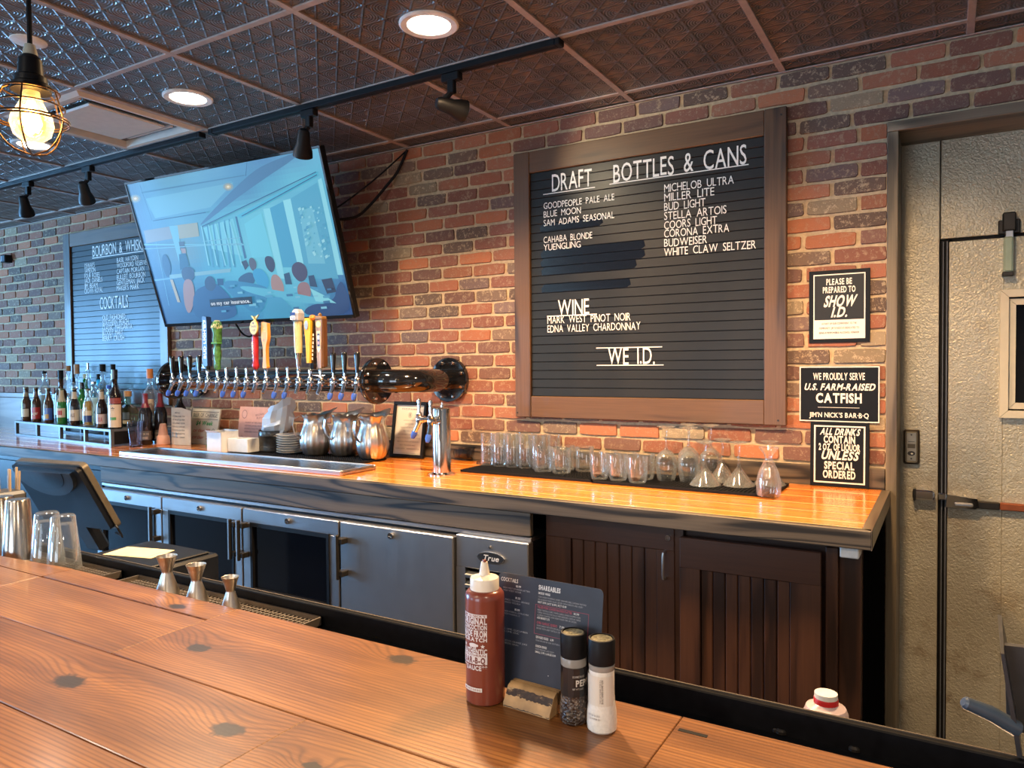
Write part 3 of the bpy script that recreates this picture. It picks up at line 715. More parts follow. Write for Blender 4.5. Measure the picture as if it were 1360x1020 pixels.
for t, ya, xb in (('MICHELOB ULTRA', 414, 1055), ('MILLER LITE', 457, 962), ('BUD LIGHT', 502, 920), ('STELLA ARTOIS', 545, 1020), ('COORS LIGHT', 589, 975), ('CORONA EXTRA', 630, 1033), ('BUDWEISER', 674, 928), ('WHITE CLAW SELTZER', 717, 1160)): L(t, 724, ya, xb, .033)
P2 = lambda zx, zy: (680+zx/3.579, 340+zy/3.579)
L('WINE', 220, 281, 368, .070, bold=.004); uline(p, *P2(168, 287), *P2(405, 277)); L('MARK WEST PINOT NOIR', 170, 322, 565, .033); L('EDNA VALLEY CHARDONNAY', 170, 364, 612, .033)
L('WE I.D.', 458, 515, 680, .072, bold=.004); uline(p, *P2(402, 438), *P2(715, 430)); uline(p, *P2(404, 520), *P2(722, 516))
FB = flatmap((off[0], -.0212, off[2]), (1, 0, 0), (0, 0, 1)); p.build('chalk_lettering', mbd, FB, PRINT)
# shiny wiped-out patches, following the slats
p = Paint(); za, h = 1.345+.098, (1.222-.196)/26
WIPE = plain('fresh_wiped_paint', (.006, .008, .014), .10, coat=1, var=.3, vs=200, bs_=.25)
for (xa, ya, xb, yb) in ((718, 305, 801, 296), (719, 336, 857, 322), (719, 347, 857, 334), (722, 357, 800, 351), (720, 366, 846, 360), (720, 380, 838, 374), (724, 387, 800, 383)):
    q, e = WY(xa, ya, -.0215), WY(xb, ya, -.0215); k = round((q.z-za)/h-.5); z = za+k*h+.002
    p.poly([(q.x, z), (e.x-.02, z), (e.x, z+.012), (e.x-.006, z+h-.004), (q.x+.012, z+h-.004), (q.x-.004, z+.02)], (.005, .006, .009))
p.build('wiped_patch', mbd, FB, WIPE, base=.0002)
mb2, off = board(-5.57, -4.36, 1.345, 2.567, 'far left slatted menu board listing whiskey and cocktails, partly behind the screen', 2)
p = Paint(); p.space = .5; P2 = lambda zx, zy: (zx/4, 230+zy/4)
L('BOURBON & WHISKEY', 492, 444, 790, .075, bold=.004); uline(p, *P2(490, 452), *P2(790, 400), .006)
for t, ya, xb in (("DEWAR'S", 506, 503), ('JAMESON', 532, 508), ('FOUR ROSES', 560, 530), ('JACK DANIELS', 586, 545), ('JIM BEAM', 613, 520), ('CROWN ROYAL', 640, 547)): L(t, 450, ya, xb, .034)
for t, ya, xb in (('BASIL HAYDEN', 476, 735), ('WOODFORD RESERVE', 505, 780), ('CAPTAIN MORGAN', 536, 768), ('BULLEIT BOURBON', 566, 774), ('GENTLEMAN JACK', 595, 770), ("MAKER'S MARK", 625, 740)): L(t, 622, ya, xb, .034)
L('COCKTAILS', 533, 723, 683, .085, bold=.004)
for t, ya, xb in (('OLD FASHIONED', 780, 668), ('SOUTHERN PEACH', 808, 685), ('CLASSIC MARGARITA', 834, 705), ('BLOODY MARY', 862, 655), ('BERRY CRUSH', 891, 662)): L(t, 547, ya, xb, .034)
p.build('chalk_lettering', mb2, flatmap((off[0], -.0212, off[2]), (1, 0, 0), (0, 0, 1)), PRINT)

# ---------------------------------------------------------------- wall signs
def sign(px, label, name='wall_sign', Y=-.012, tilt=0, thick=.006, zbot=None):
    (xa, ya), (xb, yb) = px; a, c = WY(xa, ya, Y), WY(xb, yb, Y); x0, x1, z1, z0 = a.x, c.x, a.z, c.z
    if zbot is not None: z0 = zbot
    r = thing(name, label, 'sign', ((x0+x1)/2, Y+thick, z0)); r.rotation_euler.x = tilt
    w_, h_ = x1-x0, z1-z0
    MB().box((-w_/2, -thick, 0), (w_/2, 0, h_), ch=.0008).build('panel', SIGNB, r)
    MB().box((-w_/2+.02, 0, h_*.3), (w_/2-.02, .0065, h_*.7)).build('mounting_pad', SIGNB, r, sharp=0)
    return r, w_, h_, flatmap((0, -thick, 0), (1, 0, 0), (0, 0, 1))
SIGNB = plain('black_sign_board', (.005, .007, .010), .5, var=.1, spec=.25)
CR = (.80, .77, .68); DK = (.005, .007, .010)
r, w_, h_, fm = sign(((1074.5, 361), (1155.5, 454)), 'black and cream sign asking guests to show identification')
p = Paint(); m = .016; p.rect(-w_/2+m, m*.9, w_/2-m, h_-m*.9, CR); p.rect(-w_/2+m+.004, h_*.315, w_/2-m-.004, h_-m*.9-.004, DK)
p.text('PLEASE BE', 0, h_*.80, .022, CR, .088, .03, al='c'); p.text('PREPARED TO', 0, h_*.69, .022, CR, .112, .03, al='c'); p.text('SHOW', 0, h_*.50, .040, CR, .108, .035, .25, 'c'); p.text('I.D.', 0, h_*.355, .036, CR, .055, .035, .25, 'c')
for i, t in enumerate(('AS PART OF OUR COMMITMENT TO THE', "COMMUNITY, JIM 'N NICK'S IS DEDICATED TO", 'BEING A RESPONSIBLE ALCOHOL VENDOR')): p.text(t, 0, h_*(.25-.063*i), .0075, DK, .138 if i else .12, .0, al='c')
p.build('lettering', r, fm, PRINT)
r, w_, h_, fm = sign(((1062, 487), (1168, 562)), 'wide black sign saying catfish is proudly served')
p = Paint(); p.frame(-w_/2, 0, w_/2, h_, .004, CR); p.text('WE PROUDLY SERVE', 0, h_*.76, .026, CR, .178, .02, al='c'); p.text('U.S. FARM-RAISED', 0, h_*.575, .024, CR, .243, .035, .25, 'c'); p.text('CATFISH', 0, h_*.35, .034, CR, .158, .04, al='c')
p.rect(-w_*.26, h_*.255, w_*.26, h_*.263, CR); p.text("JIM'N NICK'S BAR\u00b7B\u00b7Q", 0, h_*.08, .018, CR, .205, .02, al='c'); p.build('lettering', r, fm, PRINT)
r, w_, h_, fm = sign(((1076, 560), (1154, 655)), 'black sign about two ounces of liquor standing on the counter', Y=-.034, thick=.006, zbot=CT+.001)
r.rotation_euler.x = math.radians(-2)
p = Paint(); m = .013; p.frame(-w_/2+m, m, w_/2-m, h_-m, .0055, CR)
for t, z, hh, ww, sl in (('ALL DRINKS', .805, .024, .135, .25), ('CONTAIN', .68, .026, .108, 0), ('2 OZ. OF LIQUOR', .565, .024, .142, 0), ('UNLESS', .425, .031, .127, .25), ('SPECIAL', .275, .027, .103, 0), ('ORDERED', .135, .028, .112, 0)): p.text(t, 0, h_*z, hh, CR, ww, .035, sl, 'c')
p.build('lettering', r, fm, PRINT)
# ---------------------------------------------------------------- television
TL, TR_, BR_, BL = Vector((-3.463, -.859, 2.492)), Vector((-2.215, -.797, 2.492)), Vector((-2.217, -.586, 1.800)), Vector((-3.465, -.648, 1.800))
CAMV = Vector((0, -3, 1.59)); TL, TR_, BR_, BL = [CAMV+(q-CAMV)*1.150 for q in (TL, TR_, BR_, BL)]
tux = ((TR_-TL)+(BR_-BL)).normalized(); tvx = ((TL-BL)+(TR_-BR_)); tvx = (tvx-tux*tvx.dot(tux)).normalized(); tn = tux.cross(tvx)
tw_, th_ = (TR_-TL).length, (TL-BL).length; tc = (TL+TR_+BL+BR_)/4
tv = thing('television', 'large wall-mounted television tilted down, showing people at a long table by windows', 'television', tc)
tv.matrix_world = Matrix.Translation(tc) @ Matrix((tux, -tn, tvx)).transposed().to_4x4()
W2, H2 = tw_/2, th_/2
b = MB().box((-W2, .0, -H2), (W2, .035, H2), ch=.004).box((-W2*.6, .035, -H2*.7), (W2*.6, .06, H2*.3), ch=.01); b.build('casing', BLACK, tv)
b = MB()
for q in ((-W2, H2-.012, W2, H2), (-W2, -H2, W2, -H2+.018), (-W2, -H2+.018, -W2+.012, H2-.012), (W2-.012, -H2+.018, W2, H2-.012)): b.box((q[0], -.006, q[1]), (q[2], 0, q[3]), ch=.001)
b.build('bezel', BLACKG, tv)
def tuv(x, y): q = WP(x, y, tc, tn)-tc; return q.dot(tux), q.dot(tvx)
p = Paint(); x0, x1, z0, z1 = -W2+.012, W2-.012, -H2+.018, H2-.012
A = lin
def tp(pts, col): 
    if len(pts) > 4: pts = chaikin(pts)
    p.poly([(min(x1, max(x0, u)), min(z1, max(z0, v))) for u, v in (tuv(150+a/4, 180+c/4) for a, c in pts)], A(col))
CG = [[A(c) for c in r.split()] for r in """#5b86ad #6aa6c8 #70aecb #6fb0cf #6aa9cc #5f9dc6 #5a8fbd #66a5cc #6fc0e0
#5580ab #5f9ec4 #66aacb #62a6c8 #5c9dc2 #5796bc #5fb0d0 #6cc4de #66bfdd
#4a7aa8 #5a96bd #62a5c4 #5ea4c2 #62b8d2 #6fcadf #78d0e4 #5fb4d4 #5cb5d8
#3f72a2 #5d8ba8 #6b98a8 #58a9c8 #66c2da #7ad0e4 #7fd8ea #5fb8d8 #58b4da
#356a9e #3f80ac #4a96bb #54b0d0 #60c0dc #6ac8e0 #74d0e6 #5cb4d6 #4fa0cc
#2c5e94 #2f6a9c #3a7ca8 #4098c0 #48a6cc #58b8d8 #64c0dc #4a98c4 #2f6aa4
#2a5890 #285a8e #2a5e90 #3480ae #3a90bc #4aa4cc #58b4d6 #3a7ab0 #24508c""".split('\n')]
def cgrid(u, v):
    a, b = u*8, v*6; i, j = min(7, int(a)), min(5, int(b)); a, b = a-i, b-j; a = a*a*(3-2*a); b = b*b*(3-2*b)
    return tuple((CG[j][i][k]*(1-a)+CG[j][i+1][k]*a)*(1-b)+(CG[j+1][i][k]*(1-a)+CG[j+1][i+1][k]*a)*b for k in range(3))
for j in range(36):
    for i in range(60):
        ua, ub, va, vb = x0+(x1-x0)*i/60, x0+(x1-x0)*(i+1)/60, z1+(z0-z1)*j/36, z1+(z0-z1)*(j+1)/36
        p.rect(ua, vb, ub, va, cgrid((i+.5)/60, (j+.5)/36), i == j == 0)
tp([(160, 300), (690, 212), (560, 340), (500, 400), (215, 450)], '#66a6c6'); tp([(175, 335), (640, 250), (520, 380), (225, 440)], '#74b6d0'); tp([(150, 300), (700, 208), (702, 214), (154, 308)], '#4f86a8')
for (gx, gy) in ((120, 335), (613, 272)):  # two lamp reflections painted into the screen picture as warm glows
    for rr_, cc in ((22, '#8fa6a8'), (13, '#c9b98a'), (6, '#f4e6b8')): tp([(gx+rr_*1.3*math.cos(k*PI/5), gy+rr_*math.sin(k*PI/5)) for k in range(10)], cc)
tp([(715, 210), (830, 140), (1060, 60), (700, 300), (470, 480), (465, 465)], '#4f7ea6')

tp([(660, 425), (1090, 190), (1090, 215), (680, 440)], '#54bcdc'); 
tp([(650, 430), (660, 430), (712, 650), (700, 655)], '#3d6f95'); tp([(480, 490), (640, 440), (690, 640), (520, 600)], '#7bd0e4')
for xx in (500, 530, 560, 590, 615): tp([(xx, 478-(xx-500)*.3), (xx+7, 476-(xx-500)*.3), (xx+40, 700), (xx+30, 700)], '#4b9cc0')
tp([(800, 390), (835, 385), (915, 760), (880, 760)], '#8fe0f0'); tp([(905, 345), (945, 335), (1035, 760), (990, 760)], '#98e6f4'); tp([(835, 385), (905, 350), (985, 700), (905, 700)], '#4aa9cf'); tp([(945, 335), (1085, 250), (1200, 760), (1030, 760)], '#57afd0')
tp([(990, 400), (1060, 380), (1130, 680), (1040, 680)], '#74c4dc'); tp([(1090, 235), (1110, 225), (1225, 740), (1195, 740)], '#94e2f2'); tp([(700, 470), (790, 410), (850, 640), (740, 650)], '#72d2e8')
tp([(165, 505), (320, 480), (332, 545), (180, 572)], '#8e9aa0'); tp([(328, 478), (450, 462), (460, 535), (345, 550)], '#a3a88c'); 
tp([(165, 575), (700, 575), (700, 583), (165, 583)], '#76bdd6'); tp([(300, 480), (345, 478), (375, 700), (362, 700)], '#76bdd6'); tp([(220, 765), (340, 750), (345, 758), (225, 773)], '#6aa8cc')
tp([(300, 740), (630, 705), (625, 725), (305, 760)], '#86b9c8'); tp([(305, 765), (320, 765), (360, 885), (345, 885)], '#b8ae8e')
tp([(258, 640), (285, 625), (315, 695), (300, 760), (275, 735)], '#1f4a70'); tp([(352, 565), (380, 562), (388, 610), (360, 610)], '#46535f'); tp([(362, 600), (388, 600), (390, 625), (370, 625)], '#a98f84'); tp([(352, 630), (390, 625), (408, 690), (360, 715)], '#265d7d')
tp([(365, 700), (430, 695), (440, 760), (400, 780), (370, 760)], '#33435f'); tp([(372, 765), (425, 760), (440, 860), (410, 960), (380, 900)], '#a88578'); tp([(425, 830), (500, 790), (560, 780), (660, 900), (660, 975), (430, 990)], '#27588c')
tp([(487, 770), (510, 742), (540, 755), (552, 800), (530, 830), (495, 815)], '#2f4668'); tp([(655, 765), (720, 720), (760, 740), (755, 790), (700, 800)], '#355f84'); tp([(685, 670), (710, 660), (725, 690), (705, 715)], '#3a3f50')
tp([(722, 655), (745, 645), (770, 680), (755, 725), (730, 705)], '#5d5a66'); tp([(735, 715), (790, 700), (835, 760), (825, 820), (770, 800)], '#3fa6d6'); tp([(805, 640), (850, 640), (868, 690), (850, 735), (815, 700)], '#3b3a50'); tp([(840, 740), (880, 735), (915, 800), (905, 860), (845, 830)], '#b08c80')
tp([(950, 690), (985, 665), (1030, 690), (1040, 750), (1000, 785), (955, 740)], '#4c4660'); tp([(985, 780), (1040, 775), (1060, 840), (1035, 880), (980, 850)], '#a07a78'); tp([(1110, 765), (1165, 755), (1190, 830), (1140, 840)], '#2b3a58'); tp([(1040, 745), (1070, 740), (1090, 805), (1050, 800)], '#2f4868'); tp([(910, 735), (940, 725), (955, 790), (920, 790)], '#2d5070')
tp([(1190, 800), (1225, 760), (1285, 960), (1010, 960), (1035, 900), (1180, 880)], '#254c80'); tp([(560, 760), (800, 790), (840, 830), (780, 970), (640, 860)], '#3b8cb8'); tp([(640, 790), (880, 820), (1180, 880), (1080, 900), (760, 850)], '#63c0dc'); tp([(555, 760), (590, 760), (590, 795), (560, 795)], '#204c78')
tp([(830, 850), (900, 860), (1000, 960), (800, 970)], '#4aa5cc'); tp([(1050, 810), (1130, 850), (1190, 890), (1080, 880)], '#8fe0ee')
for k in range(5): xx = 470+k*38; tp([(xx, 480-k*6), (xx+4, 480-k*6), (xx+46+k*6, 690), (xx+40+k*6, 690)], '#8fd8ea')
for (xa, ya, xb, yb) in ((165, 600, 690, 570), (230, 560, 300, 900), (480, 560, 680, 540)): tp([(xa, ya), (xb, yb), (xb+2, yb+4), (xa+2, ya+4)], '#7fc0da')
for k in range(60):
    xx, yy = random.uniform(985, 1110), random.uniform(370, 640); s = random.uniform(5, 15); xx += (yy-400)*.22; tp([(xx, yy), (xx+s, yy-s*.6), (xx+s*1.3, yy+s*.4), (xx+s*.4, yy+s)], random.choice(('#8ed6e8', '#5fb4d2', '#a2e2ee', '#4fa6ca')))
for k in range(26):
    xx, yy = random.uniform(580, 1180), random.uniform(790, 930); s = random.uniform(6, 20); tp([(xx, yy), (xx+s*2, yy-3), (xx+s*2.2, yy+s*.6), (xx+3, yy+s*.7)], random.choice(('#7fc8e2', '#3a7aa6', '#8ad0e6', '#57a7cc')))
for pts in (((480, 480), (1085, 190)), ((690, 425), (1090, 205)), ((220, 450), (500, 405)), ((150, 260), (215, 450)), ((715, 120), (712, 212))):
    (xa, ya), (xb, yb) = pts; tp([(xa, ya), (xb, yb), (xb+3, yb+4), (xa+3, ya+4)], '#2d5f88')
tp([(520, 870), (745, 853), (750, 893), (525, 910)], '#050608')
a, c = tuv(150+530/4, 180+900/4), tuv(150+738/4, 180+885/4)
p.text('on my car insurance.', a[0], a[1], .020, A('#f2f4f4'), c[0]-a[0], .03, rot=math.atan2(c[1]-a[1], c[0]-a[0]))
p.build('lit_picture', tv, lambda u, v, d: (u, -.0006-d*.4, v), SCREEN)
mt = thing('television_mount', 'black wall arm mount behind the right edge of the television', 'mount', (-3.05, 0, 2.1))
MB().box((-.12, -.03, -.13), (.14, -.002, .13), ch=.004).build('wall_plate', BLACK, mt)
b = MB(); b.tube([(.10, -.02, .03), (.14, -.16, .03), (0, -.31, .06)], .022, 8); b.box((-.2, -.325, .0), (.05, -.308, .12), ch=.004); b.build('arm', BLACK, mt)
def cable(pts, label, r=.006, name='cable'):
    # smooth the run
    P = [Vector(q) for q in pts]; out = []
    for i in range(len(P)-1):
        p0, p1, p2, p3 = P[max(i-1, 0)], P[i], P[i+1], P[min(i+2, len(P)-1)]
        for k in range(6):
            t = k/6; out.append(.5*((2*p1)+(-p0+p2)*t+(2*p0-5*p1+4*p2-p3)*t*t+(-p0+3*p1-3*p2+p3)*t**3))
    out.append(P[-1]); return tag(MB().tube(out, r, 7).build(name, BLACKM), label, 'cable')
cable([WY(541, 199, -.012), WY(505, 232, -.10), WY(470, 260, -.2), WY(443, 279, -.28)], 'thin straight black cable from the ceiling to the television mount', .0042)
cable([WY(541, 199, -.014), WY(528, 228, -.03), WY(515, 245, -.05), WY(492, 272, -.10), WY(473, 288, -.16), WY(446, 292, -.26)], 'thicker sagging black cable from the ceiling to the television mount', .0075)
cable([WY(313, 430, -.3), WY(322, 443, -.16), WY(332, 447, -.04), WY(338, 440, -.012)], 'short black cable below the television near the red tap handle', .005)

# ---------------------------------------------------------------- tap trunk
TZ, TY = 1.517, -.33
tt = thing('beer_tap_trunk', 'long black pipe beer tower on the wall with nineteen chrome taps', 'beer tap', (-2.13, 0, TZ))
Lo = lambda x, y, z: (x+2.13, y, z-TZ)
def arc(cx, cy, R, a0, a1, n=10): return [(cx+R*math.cos(math.radians(a0+(a1-a0)*k/n)), cy+R*math.sin(math.radians(a0+(a1-a0)*k/n))) for k in range(n+1)]
pts = [Lo(-2.13, -.02, TZ)]+[Lo(x, y, TZ) for x, y in arc(-2.28, -.18, .15, 0, -90)]+[Lo(-2.32, TY, TZ)]
MB().tube(pts, .055, 24).build('elbow_pipe', BLACKG, tt)
pts = [Lo(-4.07, -.02, TZ)]+[Lo(x, y, TZ) for x, y in arc(-3.92, -.18, .15, 180, 270)]+[Lo(-3.88, TY, TZ)]
MB().tube(pts, .055, 24).build('elbow_pipe', BLACKG, tt)
MB().tube([Lo(-3.88, TY, TZ), Lo(-2.32, TY, TZ)], .055, 28).build('trunk_pipe', BLACKG, tt)
def flange(pos, axis):
    R = Matrix.Rotation(PI/2, 4, 'X') if axis == 'y' else Matrix.Rotation(PI/2, 4, 'Y')
    b = MB(); b.lathe([(0, 0), (.108, 0), (.110, .003), (.110, .011), (.108, .0135), (.110, .016), (.110, .024), (.107, .027), (0, .027)], 40, M=R); o = b.build('flange', BLACKG, tt, Lo(*pos))
    for k in range(8):
        a = 2*PI*(k+.5)/8; M = R @ Matrix.Translation((.088*math.cos(a), .088*math.sin(a), .001))
        MB().lathe([(0, 0), (.008, 0), (.009, .002), (.0085, .031), (.006, .039), (0, .039)], 10, M=M).build('bolt', CHROME, o)
flange((-2.13, -.009, TZ), 'y'); flange((-2.345, TY, TZ), 'x'); flange((-4.07, -.009, TZ), 'y'); flange((-3.88, TY, TZ), 'x')
# faucet prototype, origin at the shank on the pipe front
fz = MB(); fz.cyl((0, .01, 0), (0, -.052, 0), .0105, 12).cyl((0, -.006, 0), (0, -.014, 0), .018, 14).cyl((0, -.04, 0), (0, -.055, 0), .015, 12)
fz.lathe([(0, -.022), (.010, -.020), (.014, -.008), (.015, .004), (.012, .012), (.014, .018), (.011, .026), (.006, .030), (.0052, .045), (0, .045)], 14, M=Matrix.Translation((0, -.065, 0)))
fz.tube([(0, -.066, -.012), (0, -.076, -.034), (0, -.088, -.056)], .0095, 12, rads=[.011, .0095, .0085])
fz.cyl((-.015, -.065, .006), (.015, -.065, .006), .006, 8)
fme = fz.mesh('faucet', CHROME); plugm = MB().tube([(0, -.086, -.052), (0, -.092, -.066), (0, -.097, -.080)], .011, 10, rads=[.0115, .0125, .007]).mesh('spout_plug', BLUEP)
stm = MB().lathe([(0, 0), (.0085, 0), (.0065, .012), (.009, .020), (.006, .030), (0, .031)], 12).mesh('bare_lever', CHROME)
blk = MB().lathe([(0, 0), (.008, 0), (.0085, .008), (.014, .075), (.0145, .092), (.013, .095), (0, .095)], 14).mesh('tap_handle', BLACKG)
collar = MB().lathe([(.006, 0), (.0095, 0), (.0105, .012), (.008, .02), (0, .02)], 12).mesh('handle_collar', CHROME)
HB = (0, -.065, .045)
def P_(o, pairs, *a): pass
for i in range(19):
    x = -3.716+.0759*i
    fo = link('faucet', fme, tt, Lo(x, TY-.050, TZ-.004), (0, 0, random.uniform(-.06, .06)))
    if i not in (4, 5, 9, 10, 13, 14, 15): link('spout_plug', plugm, fo)
    if i in (0, 1, 2, 3, 16, 17, 18): link('tap_handle', blk, fo, HB)
    elif i in (6, 7, 8, 11, 12): link('bare_lever', stm, fo, HB)
    else: link('handle_collar', collar, fo, HB)
    hb = Vector(HB)+Vector((0, 0, .018))
    if i == 4:
        o = MB().prism([(-.019, .0), (.019, 0), (.019, .07), (.0205, .23), (.015, .262), (-.014, .268), (-.022, .255), (-.021, .07)], .030, M=Matrix.Translation((0, -.015, .02))).build('tap_handle', plain('navy_handle', (.012, .018, .06), .35, coat=.5), fo, hb, label='navy handle with cream vertical lettering')
        MB().lathe([(0, 0), (.011, 0), (.013, .022), (0, .022)], 12).build('handle_foot', DARKMETAL, o)
        p = Paint(); p.text('BUD LIGHT', .011, .06, .022, (.80, .70, .48), .175, .04, rot=PI/2); p.poly([(-.012, .235), (.014, .225), (.012, .262), (-.010, .266)], (.55, .6, .7)); p.poly([(-.006, .240), (.010, .246), (.002, .258)], (.02, .03, .1)); p.poly([(-.021, .02), (-.0185, .02), (-.0185, .25), (-.021, .25)], (.45, .55, .75))
        p.build('lettering', o, flatmap((0, -.015, 0), (1, 0, 0), (0, 0, 1)), PRINTG)
    if i == 5:
        fl = lambda a, z: .16*math.sin(3*a+z*90)+.10*math.sin(5*a-z*140)
        o = MB().lathe([(0, 0), (.012, 0), (.016, .012), (.015, .03), (.018, .07), (.019, .10), (.016, .125), (.021, .15), (.022, .19), (.026, .215), (.027, .238), (.018, .255), (0, .258)], 22, flute=fl).build('tap_handle', plain('mossy_green_handle', (.07, .20, .035), .45, coat=.4, var=.6, vs=60), fo, hb, label='carved green handle with cream crown')
        MB().lathe([(.017, .205), (.028, .222), (.026, .240), (.012, .262), (0, .262)], 16, flute=fl).build('cream_crest', plain('cream_crest', (.55, .50, .28), .5, var=.3, vs=80), o)
        MB().box((-.024, -.022, .135), (.026, .012, .145), ch=.003).build('cross_guard', plain('leaf_green', (.10, .30, .05), .4), o)
        pass
    if i == 9:
        o = MB().lathe([(0, 0), (.009, 0), (.016, .010), (.019, .022), (.015, .034), (.0145, .05), (.0165, .12), (.0165, .165), (.012, .170), (.014, .178), (0, .178)], 18).build('tap_handle', plain('red_handle', (.42, .015, .02), .35, coat=.5, var=.25), fo, hb, label='red handle with yellow oval and gold eagle')
        MB().box((-.0155, -.010, .170), (.0155, .012, .245), ch=.003).build('handle_head', plain('maroon_block', (.20, .02, .02), .4), o)
        q = MB().prism([(.012+.030*math.cos(2*PI*k/20), .212+.035*math.sin(2*PI*k/20)) for k in range(20)], .008, M=Matrix.Translation((0, -.020, 0))).build('oval_plate', plain('yellow_plate', (.62, .50, .10), .4), o)
        p = Paint(); p.text('Yuengling', .012, .214, .012, (.12, .05, .02), .048, .01, .2, 'c'); p.text('LAGER', .012, .194, .011, (.12, .05, .02), .034, .01, 0, 'c'); p.disc(.012, .235, .006, .006, (.12, .05, .02)); p.build('lettering', q, flatmap((0, -.020, 0), (1, 0, 0), (0, 0, 1)), PRINTG)
        p = Paint(); p.text('LAGER', .005, .06, .013, (.75, .6, .25), .085, .03, rot=PI/2); p.build('lettering', o, flatmap((.0, -.0172, 0), (1, 0, 0), (0, 0, 1)), PRINTG)
        b = MB(); b.lathe([(0, .245), (.010, .247), (.006, .256), (.008, .262), (0, .275)], 10); b.prism([(0, .258), (-.012, .272), (-.030, .276), (-.020, .264), (-.006, .252)], .006, M=Matrix.Translation((0, -.003, 0))); b.prism([(0, .258), (.012, .272), (.030, .278), (.020, .264), (.006, .252)], .006, M=Matrix.Translation((0, -.003, 0))); b.build('eagle_finial', GOLD, o)
    if i == 10:
        o = MB().prism([(-.0135, .006), (.0135, .006), (.017, .014), (.013, .024), (.0115, .05), (.011, .105), (.015, .125), (.024, .150), (.026, .175), (.023, .232), (-.019, .240), (-.023, .175), (-.022, .150), (-.014, .125), (-.0105, .105), (-.012, .05), (-.0145, .024), (-.017, .014)], .020, M=Matrix.Translation((0, -.010, 0))).build('tap_handle', plain('orange_paddle', (.80, .33, .05), .4, coat=.3, var=.06), fo, hb, label='plain orange wooden paddle handle')
        p = Paint(); p.disc(-.004, .148, .005, .006, (.10, .05, .03)); p.disc(-.004, .148, .003, .004, (.7, .35, .1)); p.text('Coast', 0, .188, .010, (.75, .5, .1), .032, .01, .2, 'c'); p.disc(.002, .206, .003, .004, (.7, .5, .1)); p.build('lettering', o, flatmap((0, -.0102, 0), (1, 0, 0), (0, 0, 1)), PRINTG)
    if i == 13:
        o = MB().lathe([(.0125, .075), (.019, .080), (.0215, .14), (.0225, .22), (.022, .235), (0, .235)], 18).build('tap_handle', plain('cream_bat', (.62, .50, .24), .4, coat=.4, var=.1), fo, hb, label='tall cream handle with chrome foot and can-shaped top')
        MB().lathe([(0, 0), (.008, 0), (.014, .055), (.018, .078), (0, .078)], 16).build('chrome_foot', CHROME, o)
        q = MB().lathe([(0, .232), (.030, .234), (.034, .240), (.034, .272), (.028, .284), (.020, .292), (0, .294)], 6, M=Matrix.Rotation(.3, 4, 'Z')).build('hexagonal_head', plain('silver_hex', (.55, .55, .58), .3, .4), o, sharp=20)
        p = Paint(); p.rect(-.018, .240, .016, .258, (.75, .75, .78)); p.rect(-.018, .262, .016, .276, (.03, .06, .22)); p.text('ALE', 0, .243, .010, (.03, .06, .25), .024, .03, 0, 'c'); p.build('label', q, flatmap((0, -.0325, 0), (1, 0, 0), (0, 0, 1)), PRINTG)
        p = Paint(); p.text('GOOD PEOPLE', .004, .10, .009, (.45, .32, .10), .10, .0, rot=PI/2)
        for z in (.09, .15, .21): p.disc(.012, z, .0015, .0015, (.05, .03, .02))
        p.build('lettering', o, flatmap((0, -.0228, 0), (1, 0, 0), (0, 0, 1)), PRINTG)
    if i == 14:
        o = MB().prism([(-.007, .03), (.010, .03), (.014, .12), (.020, .19), (.021, .23), (.012, .246), (-.014, .246), (-.022, .232), (-.021, .20), (-.014, .15)], .014, M=Matrix.Translation((-.002, -.014, 0))).build('tap_handle', plain('yellow_handle', (.85, .42, .02), .35, coat=.5, var=.05), fo, hb, label='yellow curved handle with silver oval, black side and orange ball')
        q = MB().prism([(.002, .0), (.022, .0), (.026, .13), (.030, .23), (.016, .24), (.008, .12)], .020, M=Matrix.Translation((0, 0, 0))).build('black_side', BLACKG, o)
        p = Paint()
        for z in range(7): p.rect(.012+z*.0012, .045+z*.019, .020+z*.0014, .057+z*.019, (.75, .68, .55), False)
        p.build('lettering', q, flatmap((0, -.0002, 0), (1, 0, 0), (0, 0, 1)), PRINTG)
        MB().lathe([(0, .232), (.012, .236), (.017, .246), (.014, .258), (0, .264)], 14, M=Matrix.Translation((.016, .006, 0))).build('orange_ball', plain('orange_ball', (.75, .22, .03), .4), o)
        MB().prism([(-.004+.0115*math.cos(2*PI*k/16)-.001, .212+.022*math.sin(2*PI*k/16)) for k in range(16)], .004, M=Matrix.Translation((0, -.018, 0))).build('silver_oval', plain('silver_oval', (.45, .50, .52), .3, .5), o)
    if i == 15:
        o = MB().prism([(-.010, .005), (.014, .005), (.018, .12), (.024, .235), (.026, .25), (-.020, .256), (-.022, .235), (-.016, .12)], .026, M=Matrix.Translation((0, -.010, 0))).build('tap_handle', wood('handle_wood', (.20, .10, .03), (.38, .20, .07), (.5, .3, .12), 2, 3, .4, .3), fo, hb, label='brown wooden handle with round label and white panel')
        MB().box((.012, -.006, .01), (.026, .022, .24), ch=.002).build('dark_side', plain('dark_brown_side', (.12, .05, .02), .4), o)
        p = Paint(); p.disc(-.001, .215, .018, .017, (.55, .42, .08)); p.disc(-.001, .215, .014, .013, (.72, .62, .25)); p.rect(-.013, .10, .013, .182, (.78, .55, .22)); p.poly([(-.013, .10), (.013, .10), (0, .078)], (.85, .72, .4)); p.rect(-.009, .108, .009, .170, (.03, .04, .10)); p.rect(-.007, .142, .007, .160, (.7, .7, .72)); p.disc(0, .125, .006, .008, (.5, .25, .25)); p.build('label', o, flatmap((0, -.0102, 0), (1, 0, 0), (0, 0, 1)), PRINTG)
        MB().box((-.024, -.014, .236), (.028, .018, .252), ch=.004).lathe([(0, .25), (.008, .252), (.010, .262), (0, .27)], 10).build('handle_crown', plain('brown_crown', (.25, .13, .04), .4), o)
